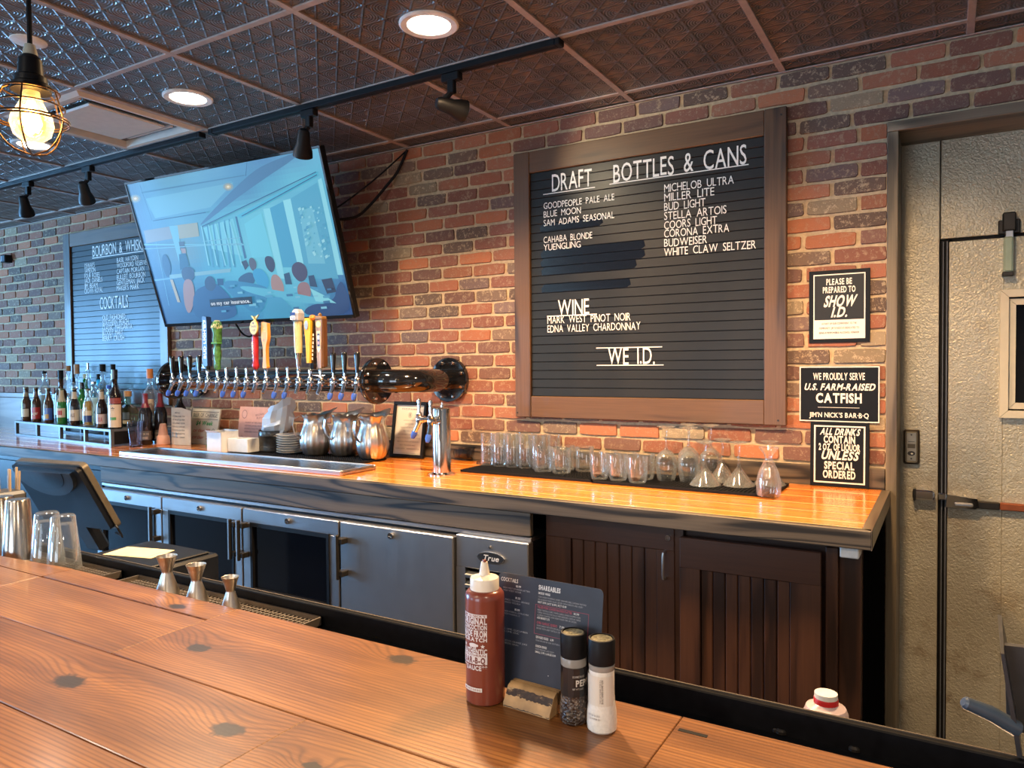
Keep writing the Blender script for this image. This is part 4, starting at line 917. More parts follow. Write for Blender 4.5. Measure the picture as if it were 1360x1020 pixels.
link('faucet', MB().cyl((0, .01, 0), (0, -.045, 0), .0105, 12).cyl((0, -.03, 0), (0, -.05, 0), .017, 6).tube([(0, -.04, 0), (.004, -.046, .02), (.012, -.05, .030)], .004, 6).mesh('capped_shank', CHROME), tt, Lo(-2.30-.03, TY-.050, TZ))

# ---------------------------------------------------------------- small chrome tap tower
q = WZ(587, 630, CT); tw = thing('chrome_tap_tower', 'upright chrome column tap tower with two taps on the orange counter', 'beer tap', q)
MB().lathe([(0, 0), (.058, 0), (.058, .004), (.045, .008), (.040, .012), (0, .012)], 36).build('base_flange', CHROME, tw)
MB().lathe([(0, .01), (.039, .01), (.039, .278), (.0375, .284), (.030, .288), (0, .289)], 40).build('column', steel('polished_column', (.72, .70, .66), .14, 2), tw)
for ang, dz, pl in ((math.radians(-80), 0, 1), (math.radians(12), 0, 1)):
    f = link('faucet', fme, tw, (math.sin(ang)*.038, -math.cos(ang)*.038, .235), (0, 0, ang), (1.05,)*3); link('spout_plug', plugm, f); link('bare_lever', stm, f, HB, scale=(1, 1, 1.3))
MB().lathe([(0, 0), (.008, 0), (.008, .008), (.003, .012), (.003, .02), (0, .02)], 10).build('top_nut', CHROME, tw, (0.005, 0, .288))

# ---------------------------------------------------------------- ceiling fittings
for k, (x, lab) in enumerate(((-.25, 'round recessed ceiling light in front of the menu board, hidden above the frame'), (-1.469, 'large bright round recessed ceiling light nearest to the menu board'), (-2.712, 'round recessed ceiling light between the air outlet and the television'), (-3.923, 'round recessed ceiling light seen through the pendant cage'))):
    if k == 0: lab = 'round recessed ceiling light above and right of the slatted board'
    t = thing('downlight', lab, 'ceiling light', (x, -1.04, CEIL+.004)); 
    MB().lathe([(.070, -.002), (.072, -.006), (.092, -.008), (.098, -.004), (.098, 0), (.070, 0)], 40).build('trim_ring', WHITE, t)
    MB().lathe([(0, -.004), (.045, -.0045), (.071, -.003)], 36).build('diffuser', LAMPW, t)
    l = light('downlight_lamp', 'SPOT', (x, -1.04, CEIL-.03), (175, 280, 100, 40)[k], (WARM, WARM, (1, .74, .48), (1, .82, .66))[k], spot_size=math.radians(150), spot_blend=.8, shadow_soft_size=.07)
t = thing('blank_cover', 'small white round blank cover on the ceiling behind the pendant cord', 'cover', (-2.703, -1.657, CEIL+.004))
MB().lathe([(0, -.008), (.045, -.007), (.055, -.003), (.056, 0), (0, 0)], 30).build('cover_plate', WHITE, t)
# air outlet in its grid opening
vx0, vx1, vy0, vy1 = -3.5876, -3.002, -1.333, -.752
t = thing('air_outlet', 'cream square ceiling air outlet with a raised centre panel and dark slots', 'air vent', ((vx0+vx1)/2, (vy0+vy1)/2, CEIL)); b = MB(); Hh = .2925
VM = plain('outlet_cream', (.58, .49, .40), .5, var=.05)
for (R0, z0, R1, z1) in ((Hh, 0, .268, -.012), (.268, -.012, .250, -.010), (.250, -.010, .240, .045)):
    for k in range(4):
        a = k*PI/2; M = Matrix.Rotation(a, 4, 'Z'); b.add([(-R0, -R0, z0), (R0, -R0, z0), (R1, -R1, z1), (-R1, -R1, z1)], [(0, 1, 2, 3)], 0, M)
b.build('outer_frame', VM, t, sharp=10)
MB().box((-Hh, -Hh, .045), (Hh, Hh, .06)).build('dark_throat', BLACK, t, sharp=0)
b = MB(); b.box((-.178, -.178, -.004), (.178, .178, .010), ch=.007).box((-.15, -.15, .008), (.15, .15, .045)); b.build('centre_panel', VM, t)
b = MB()
for k in range(4): b.box((-.17, -.218, .0), (.17, -.205, .030), M=Matrix.Rotation(k*PI/2, 4, 'Z') @ Matrix.Translation((0, 0, .01)) )
b.build('air_vane', VM, t)
# track rails and spot heads
def track(x0, x1, lab):
    t = thing('light_track', lab, 'light track', (x0, -.728, CEIL-.003)); MB().box((0, -.018, -.022), (x1-x0, .018, 0), ch=.002).build('rail', BLACK, t); MB().box((0, -.006, -.0225), (x1-x0, .006, -.021)).build('rail_slot', BLACKM, t, sharp=0)
    MB().box((-.03, -.019, -.024), (.0, .019, 0), ch=.003).build('end_cap', BLACK, t); MB().box((x1-x0, -.019, -.024), (x1-x0+.02, .019, 0), ch=.003).build('end_cap', BLACK, t)
track(-2.95, -1.16, 'black light track running from the television to the menu board'); track(-6.2, -3.06, 'black light track on the ceiling left of the television')
for k, (x, tgt, lab, en) in enumerate(((-1.60, (-1.15, 0, 2.42), 'black track spotlight aimed at the menu board', 12), (-2.34, (-2.9, -.3, 1.5), 'black track spotlight just above the corner of the television', 9), (-4.00, (-4.6, -.1, 1.5), 'right one of the two black track spotlights left of the television', 0), (-4.62, (-5.2, -.2, 1.5), 'left one of the two black track spotlights left of the television', 0))):
    t = thing('track_spotlight', lab, 'spotlight', (x, -.728, CEIL-.025)); tg = Vector(tgt)-Vector(t.location)
    MB().box((-.04, -.016, -.03), (.04, .016, 0), ch=.004).build('adapter', BLACK, t)
    b = MB(); b.box((-.014, -.012, -.075), (.014, .012, -.02), ch=.003); b.tube([(0, 0, -.065), (-.03, -.012, -.10), (-.038, -.012, -.118)], .011, 8); b.build('stem', BLACK, t)
    d = (tg-Vector((-.0, 0, -.12))).normalized(); c0 = Vector((-.02, -.014, -.118)); M = Matrix.Translation(c0) @ d.to_track_quat('Z', 'Y').to_matrix().to_4x4() @ Matrix.Scale(1.2, 4)
    MB().lathe([(0, -.03), (.014, -.03), (.020, -.02), (.024, .02), (.033, .045), (.035, .066), (.032, .068), (.029, .060), (.012, .045), (0, .045)], 22, M=M).build('lamp_head', BLACK, t)
    MB().lathe([(.029, .058), (.030, .066), (.026, .060), (0, .056)], 20, M=M).build('reflector', SPOTE, t)
    if en:
        l = light('track_lamp', 'SPOT', Vector(t.location)+c0+d*.09, en, (1, .80, .52), spot_size=math.radians(62), spot_blend=.7, shadow_soft_size=.02); l.rotation_euler = d.to_track_quat('-Z', 'Y').to_euler()
for k, (x, y) in enumerate(((-6.2, -3.6), (-3.8, -3.9), (-1.4, -3.9), (.8, -3.6), (-5.0, -5.6), (-2.6, -5.6), (-.2, -5.6))):  # added fill lights behind the camera, brightening the whole bar
    t = thing('downlight', 'added round recessed fill light in the unseen ceiling behind the camera', 'ceiling light', (x, y, CEIL+.02), group='added fill lights out of view')
    MB().lathe([(.070, -.002), (.092, -.008), (.098, 0), (.070, 0)], 24).build('trim_ring', WHITE, t); MB().lathe([(0, -.004), (.071, -.003)], 24).build('diffuser', LAMPW, t)
    light('downlight_lamp', 'SPOT', (x, y, CEIL-.03), 110, (1, .80, .58), spot_size=math.radians(160), spot_blend=.8, shadow_soft_size=.07)
# pendant
def bulbm():
    m = thin_glass('amber_bulb_glass', (1, .80, .45), 1.3); nt = m.node_tree; e = nt.nodes.new('ShaderNodeEmission'); e.inputs[0].default_value = (1, .42, .07, 1); e.inputs[1].default_value = .55
    a = nt.nodes.new('ShaderNodeAddShader'); o = nt.nodes['Material Output']; nt.links.new(o.inputs[0].links[0].from_socket, a.inputs[0]); nt.links.new(e.outputs[0], a.inputs[1]); nt.links.new(a.outputs[0], o.inputs[0]); return m
pc = CAM+ray(42, 150)*1.4
pd = thing('cage_pendant', 'hanging cage pendant lamp with a glowing amber bulb', 'pendant lamp', pc); g = CEIL-pc.z
tl = Matrix.Rotation(math.radians(3), 4, 'Y')
MB().cyl((0, 0, .085), (-.002, 0, g), .0045, 8).build('cord', BLACKM, pd)
MB().lathe([(0, g-.02), (.05, g-.018), (.055, g-.002), (0, g-.002)], 24).build('ceiling_canopy', BLACK, pd)
MB().lathe([(0, .128), (.009, .128), (.013, .110), (.013, .108), (0, .108)], 16).build('strain_relief', plain('ivory_sleeve', (.5, .48, .38), .5), pd)
MB().lathe([(0, .110), (.013, .108), (.020, .100), (.022, .070), (.028, .066), (.028, .056), (.034, .052), (.034, .040), (0, .040)], 24).build('socket', BLACK, pd)
CAGE = plain('bronze_wire', (.10, .06, .035), .35, .9)
b = MB()
rz = lambda z: (.0615*math.sqrt(max(0, 1-((z+.008)/.072)**2))) if z < -.01 else .046+(.0615-.046)*min(1, (.042-z)/.052)
for k in range(5):
    a = 2*PI*k/5+.5; pts = [(.030*math.cos(a), .030*math.sin(a), .050), (.046*math.cos(a), .046*math.sin(a), .040)]
    for j in range(14):
        z = .030-.110*j/13; r_ = max(rz(z), .001); pts.append((r_*math.cos(a), r_*math.sin(a), z))
    b.tube(pts, .0016, 6)
b.build('cage_rib', CAGE, pd)
for z, r_ in ((.040, .047), (.012, .055), (-.012, .0625), (-.017, .0625)):
    MB().tube([(r_*math.cos(2*PI*k/32), r_*math.sin(2*PI*k/32), z) for k in range(32)], .0017, 6, closed=True).build('cage_ring', CAGE, pd)
MB().box((-.068, -.006, -.020), (-.058, .006, -.009), ch=.001).build('cage_latch', CAGE, pd)
MB().lathe([(0, .042), (.014, .040), (.016, .028), (.024, .010), (.034, -.006), (.037, -.022), (.031, -.042), (.017, -.054), (0, -.057)], 28).build('bulb', bulbm(), pd)
b = MB()
for k in range(4):
    a = k*PI/2; b.tube([(.004*math.cos(a), .004*math.sin(a), .022), (.016*math.cos(a), .016*math.sin(a), -.018), (.013*math.cos(a+.5), .013*math.sin(a+.5), -.034)], .0035, 6)
b.build('filament', BULB, pd)
l = light('bulb_lamp', 'POINT', pc+Vector((0, 0, -.008)), 5, (1, .60, .22), shadow_soft_size=.02)
# small sensor on the brick wall at the far left
q = WY(9, 344, -.03); s_ = tag(MB().box((-.035, -.03, -.03), (.035, .029, .03), ch=.004).build('wall_sensor', BLACK, None, q), 'tiny dark sensor box on the brick wall at the far left', 'sensor'); 
MB().box((-.028, -.0315, -.02), (-.005, -.0295, .02)).build('sensor_window', plain('sensor_lens', (.3, .35, .4), .2), s_, sharp=0)
MB().box((.003, -.0315, -.02), (.026, -.0295, .02)).build('sensor_window', plain('sensor_lens_b', (.12, .16, .2), .2), s_, sharp=0)
# ---------------------------------------------------------------- bar mats, tray
def mat_thing(P0, P1, P2_, P3, z, lab, name='bar_mat', par=None, h=.010):
    cx = (P0.x+P2_.x)/2; cy = (P0.y+P2_.y)/2
    t = thing(name, lab, 'bar mat', (cx, cy, z+.0003)); hx, hy = abs(P2_.x-P0.x)/2, abs(P2_.y-P0.y)/2
    b = MB().box((-hx, -hy, 0), (hx, hy, .004), ch=.001); 
    for q in ((-hx, -hy, hx, -hy+.006), (-hx, hy-.006, hx, hy), (-hx, -hy, -hx+.006, hy), (hx-.006, -hy, hx, hy)): b.box((q[0], q[1], .004), (q[2], q[3], h))
    b.build('mat_base', BLACKM, t, sharp=20)
    b = MB(); nx, ny = int(hx*2/.014), int(hy*2/.014)
    for i in range(nx):
        for j in range(ny):
            x, y = -hx+.010+i*(hx*2-.02)/max(1, nx-1), -hy+.010+j*(hy*2-.02)/max(1, ny-1)
            b.box((x-.0035, y-.0035, .0035), (x+.0035, y+.0035, h-.001))
    o = b.build('rubber_studs', BLACKM, t, sharp=0); o['kind'] = 'stuff'; return t
V = Vector
mat_thing(V((-1.835, -.36, 0)), None, V((-1.205, -.085, 0)), None, CT, 'left black rubber bar mat under the highball glasses')
mat_thing(V((-1.20, -.375, 0)), None, V((-.515, -.085, 0)), None, CT, 'right black rubber bar mat under the upside-down stemware')
mat_thing(V((-3.33, -.445, 0)), None, V((-2.40, -.19, 0)), None, CT, 'black rubber bar mat under the steel pitchers and plates')
ICE = plain('wet_steel_pan', (.30, .30, .30), .22, 1, var=.6, vs=120, bs_=1.0)
t = thing('drip_tray', 'long stainless drip tray on the counter below the tap trunk', 'drip tray', (-3.02, -.585, CT+.0005))
b = MB(); hx, hy = .80, .115
for q in ((-hx, -hy, hx, -hy+.012), (-hx, hy-.012, hx, hy), (-hx, -hy+.012, -hx+.012, hy-.012), (hx-.012, -hy+.012, hx, hy-.012)): b.box((q[0], q[1], 0), (q[2], q[3], .021), ch=.002)
b.box((-hx+.012, -hy+.012, 0), (hx-.012, hy-.012, .004)); b.build('tray_rim', STEEL, t)
b = MB()
for i in range(66):
    x = -hx+.02+i*.0242; b.box((x, -hy+.012, .012), (x+.019, hy-.012, .0155))
o = b.build('drain_grate', ICE, t, sharp=0); o['kind'] = 'stuff'
# ---------------------------------------------------------------- glassware on the mats (each standing glass its own thing)
GZ = CT+.0105
def glass_mesh(prof, n=28, flute=None, name='glass'): return MB().lathe(prof, n, flute=flute).mesh(name, CLEAR, 50)
hb_me = glass_mesh([(0, 0), (.0265, 0), (.028, .004), (.0295, .145), (.0285, .146), (.0275, .143), (.0258, .016), (0, .013)])
rk_me = glass_mesh([(0, 0), (.036, 0), (.039, .005), (.0405, .103), (.0395, .1045), (.0383, .102), (.0365, .018), (0, .015)])
fl2 = lambda a, z: .035*math.cos(12*a) if .008 < z < .062 else 0
fr_me = glass_mesh([(0, 0), (.030, 0), (.033, .006), (.037, .03), (.0385, .060), (.0375, .068), (.0395, .098), (.0388, .0995), (.0378, .097), (.0355, .066), (.031, .022), (0, .018)], 48, fl2)
def place(me, pts, name, labels, group):
    for i, (q, lab) in enumerate(zip(pts, labels)):
        o = link(name, me, None, q, (0, 0, random.random()*6)); tag(o, lab, 'glass', group)
ordn = ['first', 'second', 'third', 'fourth', 'fifth', 'sixth', 'seventh']
fr = [V((-1.800+.0665*i, -.115-.004*i, GZ)) for i in range(5)]; bk = [V((-1.795+.0665*i, -.048-.0, GZ)) for i in range(5)]
for q in bk: q.y = -.055; q.z = CT+.001 if q.y > -.085 else GZ
fr = [V((q.x, -.150, GZ)) for q in fr]
for q in bk: q.y = -.118; q.z = GZ; q.x += .03
fr = [V((-1.808+.0665*i, -.183, GZ)) for i in range(5)]
place(hb_me, fr, 'highball_glass', ['tall straight highball glass, %s from the left in the front row' % ordn[i] for i in range(5)], 'highball glasses on the left bar mat')
place(hb_me, bk, 'highball_glass', ['tall straight highball glass, %s from the left in the back row' % ordn[i] for i in range(6)], 'highball glasses on the left bar mat')
rk = [V((-1.490, -.235, GZ)), V((-1.398, -.245, GZ)), V((-1.425, -.150, GZ)), V((-1.335, -.150, GZ))]
place(rk_me, rk, 'tumbler_glass', ['plain rocks tumbler just right of the highballs, front left', 'plain rocks tumbler just right of the highballs, front right', 'plain rocks tumbler behind the pair, against the highballs', 'plain rocks tumbler behind the pair, toward the fluted glasses'], 'plain rocks tumblers')
ff = [WZ(792, 637, GZ)+V((0, 0.03, 0)), WZ(817, 639, GZ)+V((0, .03, 0)), WZ(843, 642, GZ)+V((0, .03, 0))]
fb = [ff[0]+V((.0, .092, 0)), ff[1]+V((.0, .092, 0)), ff[2]+V((-.004, .092, 0))]
for q in ff+fb: q.z = GZ
place(fr_me, ff, 'fluted_tumbler', ['short fluted tumbler, %s' % a for a in ('leftmost in the front row', 'middle one in the front row', 'rightmost in the front row')], 'short fluted tumblers on the mats')
place(fr_me, fb, 'fluted_tumbler', ['short fluted tumbler, %s' % a for a in ('leftmost in the back row', 'middle one in the back row', 'rightmost in the back row, beside the wine glasses')], 'short fluted tumblers on the mats')
wine = glass_mesh([(.033, 0), (.040, .03), (.0445, .065), (.040, .092), (.022, .112), (.008, .120), (.0042, .130), (.0036, .185), (.006, .200), (.034, .2085), (.036, .210), (0, .2115), (0, .125), (.0, .118), (.020, .1085), (.038, .090), (.0428, .065), (.0385, .03), (.0315, 0), (.033, 0)])
marti = glass_mesh([(.057, 0), (.0575, .001), (.009, .066), (.0042, .076), (.0036, .142), (.006, .152), (.032, .161), (.034, .1625), (0, .164), (0, .064), (.055, .0005), (.057, 0)])
bell = glass_mesh([(.038, 0), (.0405, .012), (.041, .045), (.034, .080), (.019, .112), (.012, .128), (.016, .142), (.030, .160), (.034, .166), (.030, .168), (0, .166), (0, .112), (.016, .105), (.031, .078), (.038, .045), (.0372, .012), (.0355, 0), (.038, 0)])
wl = [(WZ(883, 639, GZ)+V((0, .035, 0)), 'front left one of the upside-down wine glasses'), (WZ(912, 641, GZ)+V((0, .035, 0)), 'front right one of the upside-down wine glasses'), (WZ(890, 630, GZ)+V((.0, .015, 0)), 'back left one of the upside-down wine glasses'), (WZ(921, 633, GZ)+V((0, .015, 0)), 'back right one of the upside-down wine glasses')]
for q, lab in wl: q.z = GZ; q.y = min(q.y, -.09)
wl[0][0].x -= .006; wl[1][0].x -= .002
wl[2][0].x, wl[2][0].y = wl[0][0].x+.045, -.075; wl[3][0].x, wl[3][0].y = wl[1][0].x+.045, -.075
wl[2][0].z = wl[3][0].z = GZ
for q, lab in wl: o = link('wine_glass', wine, None, q); tag(o, lab+' with its foot in the air', 'glass', 'upside-down wine glasses')
ml = [(940, 648, 'upside-down martini glass in front, next to the wine glasses'), (953, 638, 'upside-down martini glass at the back, behind the front one'), (985, 645, 'upside-down martini glass standing alone in the middle of the right mat')]
pts = [V((-.782, -.270, GZ)), V((-.750, -.145, GZ)), V((-.668, -.225, GZ))]
for q, (a, c, lab) in zip(pts, ml): o = link('martini_glass', marti, None, q); tag(o, lab, 'glass', 'upside-down martini glasses')
for q, lab in ((V((-.573, -.150, GZ)), 'upside-down martini glass half hidden behind the footed hurricane glass'),): o = link('martini_glass', marti, None, q); tag(o, lab, 'glass', 'upside-down martini glasses')
q = WZ(1018, 660, GZ)+V((0, .035, 0)); o = link('hurricane_glass', bell, None, (q.x, q.y, GZ)); tag(o, 'upside-down short footed hurricane glass at the right front corner of the mat', 'glass')
# clear plastic cups lying beside the tower
for (x, y, lab, s, ln) in ((612, 613, 'nest of clear plastic cups lying behind the chrome tower', .034, .10), (640, 618, 'shallow clear plastic lid lying by the left mat corner', .020, .05)):
    q = WZ(x, y, CT); 
    if s > .03:
        t = thing('plastic_cup_nest', lab, 'plastic cup', (q.x-.06, q.y+.05, CT+s+.001))
        cm = MB().lathe([(0, 0), (.026, 0), (.033, .075), (.034, .076), (.0325, .074), (.025, .002), (0, .002)], 20, M=Matrix.Rotation(PI/2, 4, 'Y')).mesh('cup', CLEARP)
        for k in range(4): link('cup', cm, t, (.012*k, 0, 0))
    else:
        o = MB().lathe([(0, .010), (.036, .010), (.040, .0), (.043, .0), (.038, .013), (0, .013)], 24).build('plastic_lid', CLEARP, None, (q.x-.02, q.y+.06, CT+.0005)); tag(o, lab, 'lid')  # loose clear plastic lid

# ---------------------------------------------------------------- pitchers
def pitcher(px, lab, ang, dy=.06):
    q = WZ(px[0], px[1], CT+.01); t = thing('steel_pitcher', lab, 'pitcher', (q.x, q.y+dy, CT+.0105), ang, 'steel bell pitchers')
    fl = lambda a, z: .030*math.cos(16*a) if z < .17 else .05*math.cos(16*a)*0
    def lip(a, z):
        return 0
    prof = [(0, 0), (.050, 0), (.062, .012), (.074, .04), (.079, .075), (.075, .11), (.063, .145), (.056, .165), (.056, .182), (.062, .200), (.070, .210)]
    inn = [(.067, .209), (.058, .198), (.053, .18), (.054, .165), (.061, .143), (.073, .108), (.076, .075), (.07, .04), (.05, .01), (0, .008)]
    b = MB(); b.lathe(prof+inn, 64, flute=fl)
    # pull the pouring lip outwards and upwards on -x side
    nv = []
    for x, y, z in b.v:
        r_ = math.hypot(x, y); a = math.atan2(y, x)
        if z > .175 and r_ > .05:
            k = (z-.175)/.035; w_ = max(0, math.cos(a))**4; wave = .006*math.cos(8*a)*k
            s = 1+.55*w_*k+wave/r_; nv.append((x*s, y*s, z+.030*w_*k+wave*.6))
        else: nv.append((x, y, z))
    b.v = nv; b.build('body', CHROMEV, t, sharp=60)
    b = MB(); P = [(-.055, 0, .190), (-.082, 0, .202), (-.108, 0, .190), (-.114, 0, .155), (-.104, 0, .115), (-.082, 0, .088), (-.072, 0, .082)]
    out = []
    for i in range(len(P)-1):
        for k in range(3): out.append(V(P[i]).lerp(V(P[i+1]), k/3))
    out.append(V(P[-1])); n = len(out)
    v = []; f = []
    for i, p0 in enumerate(out):
        tq = (out[min(i+1, n-1)]-out[max(i-1, 0)]).normalized(); nn = V((tq.z, 0, -tq.x))*.0016
        for s, o_ in ((-1, -1), (1, -1), (1, 1), (-1, 1)): v.append((p0.x+nn.x*o_, s*.009, p0.z+nn.z*o_))
    for i in range(n-1):
        for k in range(4): k2 = (k+1) % 4; f.append((i*4+k, i*4+k2, i*4+4+k2, i*4+4+k))
    f += [(0, 3, 2, 1), (n*4-4, n*4-3, n*4-2, n*4-1)]
    b.add(v, f); b.build('handle', CHROMEV, t)
    return t
pitcher((408, 606), 'left steel pitcher with its handle toward the plates', math.radians(55)); pitcher((447, 607), 'middle steel pitcher seen with its handle in front', math.radians(72)); pitcher((484, 611), 'right steel pitcher standing in front next to the framed certificate', math.radians(82))
# ---------------------------------------------------------------- certificate
def leaning(name, lab, cat, p_bl, p_br, ztop, y, tilt, thick=.008):
    a, c = WZ(*p_bl, CT), WZ(*p_br, CT); x0, x1 = WY(p_bl[0], p_bl[1], y).x, WY(p_br[0], p_br[1], y).x
    t = thing(name, lab, cat, ((x0+x1)/2, y, CT+.0008)); t.rotation_euler.x = -math.radians(tilt); return t, x1-x0, ztop
t, w_, _ = leaning('certificate_frame', 'black framed liquor certificate leaning on the brick wall', 'picture frame', (518, 603), (562, 606), 0, -.085, 9)
h_ = .285; b = MB(); f_ = .017
for q in ((-w_/2, 0, w_/2, f_), (-w_/2, h_-f_, w_/2, h_), (-w_/2, f_, -w_/2+f_, h_-f_), (w_/2-f_, f_, w_/2, h_-f_)): b.box((q[0], -.009, q[1]), (q[2], .009, q[3]), ch=.002)
b.box((-w_/2+.005, .002, .005), (w_/2-.005, .007, h_-.005)); b.build('frame', BLACK, t)
p = Paint(); a0, a1 = -w_/2+f_, w_/2-f_; p.rect(a0, f_, a1, h_-f_, (.62, .60, .50)); p.text('STATE OF ALABAMA', 0, h_-.042, .009, (.08, .08, .07), .11, .01, 0, 'c'); p.disc(0, h_-.068, .012, .014, (.3, .3, .26)); p.disc(0, h_-.068, .009, .011, (.62, .60, .5)); p.rect(-.004, h_-.076, .004, h_-.060, (.2, .2, .18))
for k, (ww, t_) in enumerate(((.07, 'ALCOHOLIC BEVERAGE'), (.05, 'LICENSE'), (.10, 'RESTAURANT RETAIL LIQUOR'), (.06, 'ISSUED TO'), (.12, 'ON PREMISES CONSUMPTION'), (.14, 'SUBJECT TO THE LAWS OF THE STATE'), (.13, 'AND REGULATIONS OF THE BOARD'), (.09, 'NOT TRANSFERABLE'), (.14, 'VALID UNTIL    ADMINISTRATOR'))): p.text(t_, 0, h_-.098-.018*k, .0055, (.15, .15, .13), min(ww*1.1, (a1-a0)*.86), 0, 0, 'c')
p.frame(a0+.005, f_+.005, a1-.005, h_-f_-.005, .0012, (.35, .35, .28)); p.build('certificate', t, flatmap((0, .0018, 0), (1, 0, 0), (0, 0, 1)), PRINTG)
# ---------------------------------------------------------------- plates, tin, boxes, cards
q = WZ(378, 603, CT+.01); zz = CT+.0105
pm = MB().lathe([(0, 0), (.045, 0), (.050, .003), (.072, .010), (.073, .0125), (.049, .0065), (0, .005)], 36).mesh('plate', plain('stone_white_plate', (.66, .65, .62), .3))
for k in range(8):
    o = link('plate', pm, None, (q.x+random.uniform(-.002, .002), -.27+random.uniform(-.002, .002), zz+.0128*k)); tag(o, 'small off-white side plate, %s from the bottom of the stack of eight' % (ordn+['eighth', 'ninth'])[k], 'plate', 'stack of small side plates')
q = WZ(350, 600, CT+.01); t = thing('napkin_tin', 'round black tin caddy on the mat left of the plates', 'tin', (q.x, q.y+.07, zz))
MB().lathe([(0, 0), (.076, 0), (.079, .003), (.079, .022), (.081, .024), (.079, .026), (.079, .080), (.081, .083), (.079, .086), (.079, .108), (.082, .111), (.078, .112), (.076, .108), (.076, .006), (0, .005)], 36).build('tin_body', plain('blackened_tin', (.10, .10, .10), .28, .85, var=.3), t)
t2 = thing('plastic_bag', 'crumpled translucent white plastic bag sticking out of the black tin', 'bag', (q.x, q.y+.07, zz+.0065)); rr_ = random.Random(5); b = MB(); n = 18; v = []; f = []; rows_ = 9
for j in range(rows_):
    z = .24*j/(rows_-1); R = .06+.035*math.sin(j/(rows_-1)*2.6)
    for k in range(n):
        a = 2*PI*k/n; s = R*(1+rr_.uniform(-.16, .16)); v.append((s*math.cos(a)*1.15+z*.30, s*math.sin(a)*.75, z+rr_.uniform(-.010, .010)*(j > 0)+(z*.18*math.cos(a))))
for j in range(rows_-1):
    for k in range(n): k2 = (k+1) % n; f.append((j*n+k, j*n+k2, (j+1)*n+k2, (j+1)*n+k))
v.append((.05, 0, .215)); f += [((rows_-1)*n+k, (rows_-1)*n+(k+1) % n, len(v)-1) for k in range(n)]
b.add([(x*.62 if z < .10 else x*.85, y*.62 if z < .10 else y, z) for x, y, z in v], f); b.build('bag_film', plain('milky_film', (.86, .89, .92), .35, trans=.15, ior=1.1), t2, sharp=15)
bx = MB(); 
t = thing('card_box', 'tall white card box beside the pink sign, open at the top', 'box', (WZ(296, 601, CT).x, -.36, CT+.0008), math.radians(-2))
MB().box((-.062, -.055, 0), (.062, .055, .004)).box((-.062, -.055, 0), (-.060, .055, .118)).box((.060, -.055, 0), (.062, .055, .118)).box((-.062, -.055, 0), (.062, -.053, .112)).box((-.062, .053, 0), (.062, .055, .122)).build('carton', CARDB, t, sharp=0)
MB().add([(-.062, -.055, .112), (.062, -.055, .112), (.058, -.075, .122), (-.058, -.070, .125)], [(0, 1, 2, 3)]).build('flap', CARDB, t, sharp=0)
t = thing('card_box', 'low white card box between the tall box and the black tin', 'box', (WZ(321, 603, CT).x-.01, -.335, zz+.0008), math.radians(3)); MB().box((-.075, -.045, 0), (.075, .045, .072), ch=.002).build('carton', CARDB, t, sharp=20)
# pink sign
t, w_, _ = leaning('counter_sign', 'pink hand-drawn card sign against the bricks behind the white boxes', 'sign', (314, 590), (366, 590), 0, -.11, 8)
t.location.z = CT+.0008; h_ = .235; MB().box((-w_/2, 0, 0), (w_/2, .003, h_)).build('card', plain('pink_card', (.66, .34, .24), .7, var=.05), t, sharp=0)
p = Paint(); I = (.20, .06, .05); p.text('BROWN', .01, .185, .012, I, .07, .0, 0, 'c', rot=.15); p.text('BUTT', .01, .165, .012, I, .05, .0, 0, 'c')
for k, t_ in enumerate(('WHISKEY, BITTERS AND FRESH CITRUS', 'LEMON JUICE, HONEY SYRUP', 'SHAKEN AND POURED OVER ICE', 'GARNISH WITH AN ORANGE')): p.text(t_, 0, .138-.018*k, .008, I, w_*.66, .0, 0, 'c')
p.disc(-w_*.36, .19, .022, .025, I); p.disc(-w_*.36, .19, .019, .022, (.68, .36, .25)); p.disc(-w_*.38, .04, .02, .022, I); p.disc(-w_*.38, .04, .017, .019, (.68, .36, .25)); p.rect(w_*.05, .012, w_*.42, .060, (.75, .35, .04)); p.disc(w_*.36, .20, .012, .014, I); p.disc(w_*.36, .20, .010, .012, (.68, .36, .25))
p.build('lettering', t, flatmap((0, 0, 0), (1, 0, 0), (0, 0, 1)), PRINT)
# framed small board and curved menu sheet
t, w_, _ = leaning('counter_sign', 'cream beer notice card with green and red lettering leaning on the bricks', 'sign', (252, 595), (283, 595), 0, -.13, 10); w_ = .26; t.location.x = WY(268, 590, -.13).x
h_ = .215; MB().box((-w_/2, 0, 0), (w_/2, .010, h_), ch=.001).build('card', PAPER, t, sharp=0)
p = Paint(); p.text('BEER OF CHANGE!', 0, .165, .024, (.05, .05, .05), w_*.88, .0, 0, 'c'); p.rect(-w_/2+.01, .150, w_/2-.01, .1525, (.06, .05, .05)); p.text('$4 Week', .0, .115, .026, (.02, .35, .08), w_*.6, .03, .2, 'c'); p.text('order 1??', -.02, .072, .022, (.55, .06, .02), w_*.6, .0, .2, 'c'); p.text('order 2!', -.02, .030, .022, (.55, .06, .02), w_*.6, .0, .2, 'c'); p.rect(-w_/2+.008, .195, w_/2-.008, .1985, (.06, .05, .05)); p.disc(.09, .08, .014, .016, (.08, .06, .05)); p.disc(.09, .08, .011, .013, (.7, .64, .5)); p.rect(.085, .02, .092, .055, (.1, .08, .06))
p.build('lettering', t, flatmap((0, 0, 0), (1, 0, 0), (0, 0, 1)), PRINT)
q = WY(238, 595, -.22); t = thing('menu_sheet', 'curved cream menu sheet standing between the wine bottles and the notice card', 'menu', (q.x, -.17, CT+.0008))
def curl(u, v_, d): 
    a = .9*(u/.2); return (u*.95+.03*v_, -.06*math.cos(u*9)-d, v_*(1-.0))
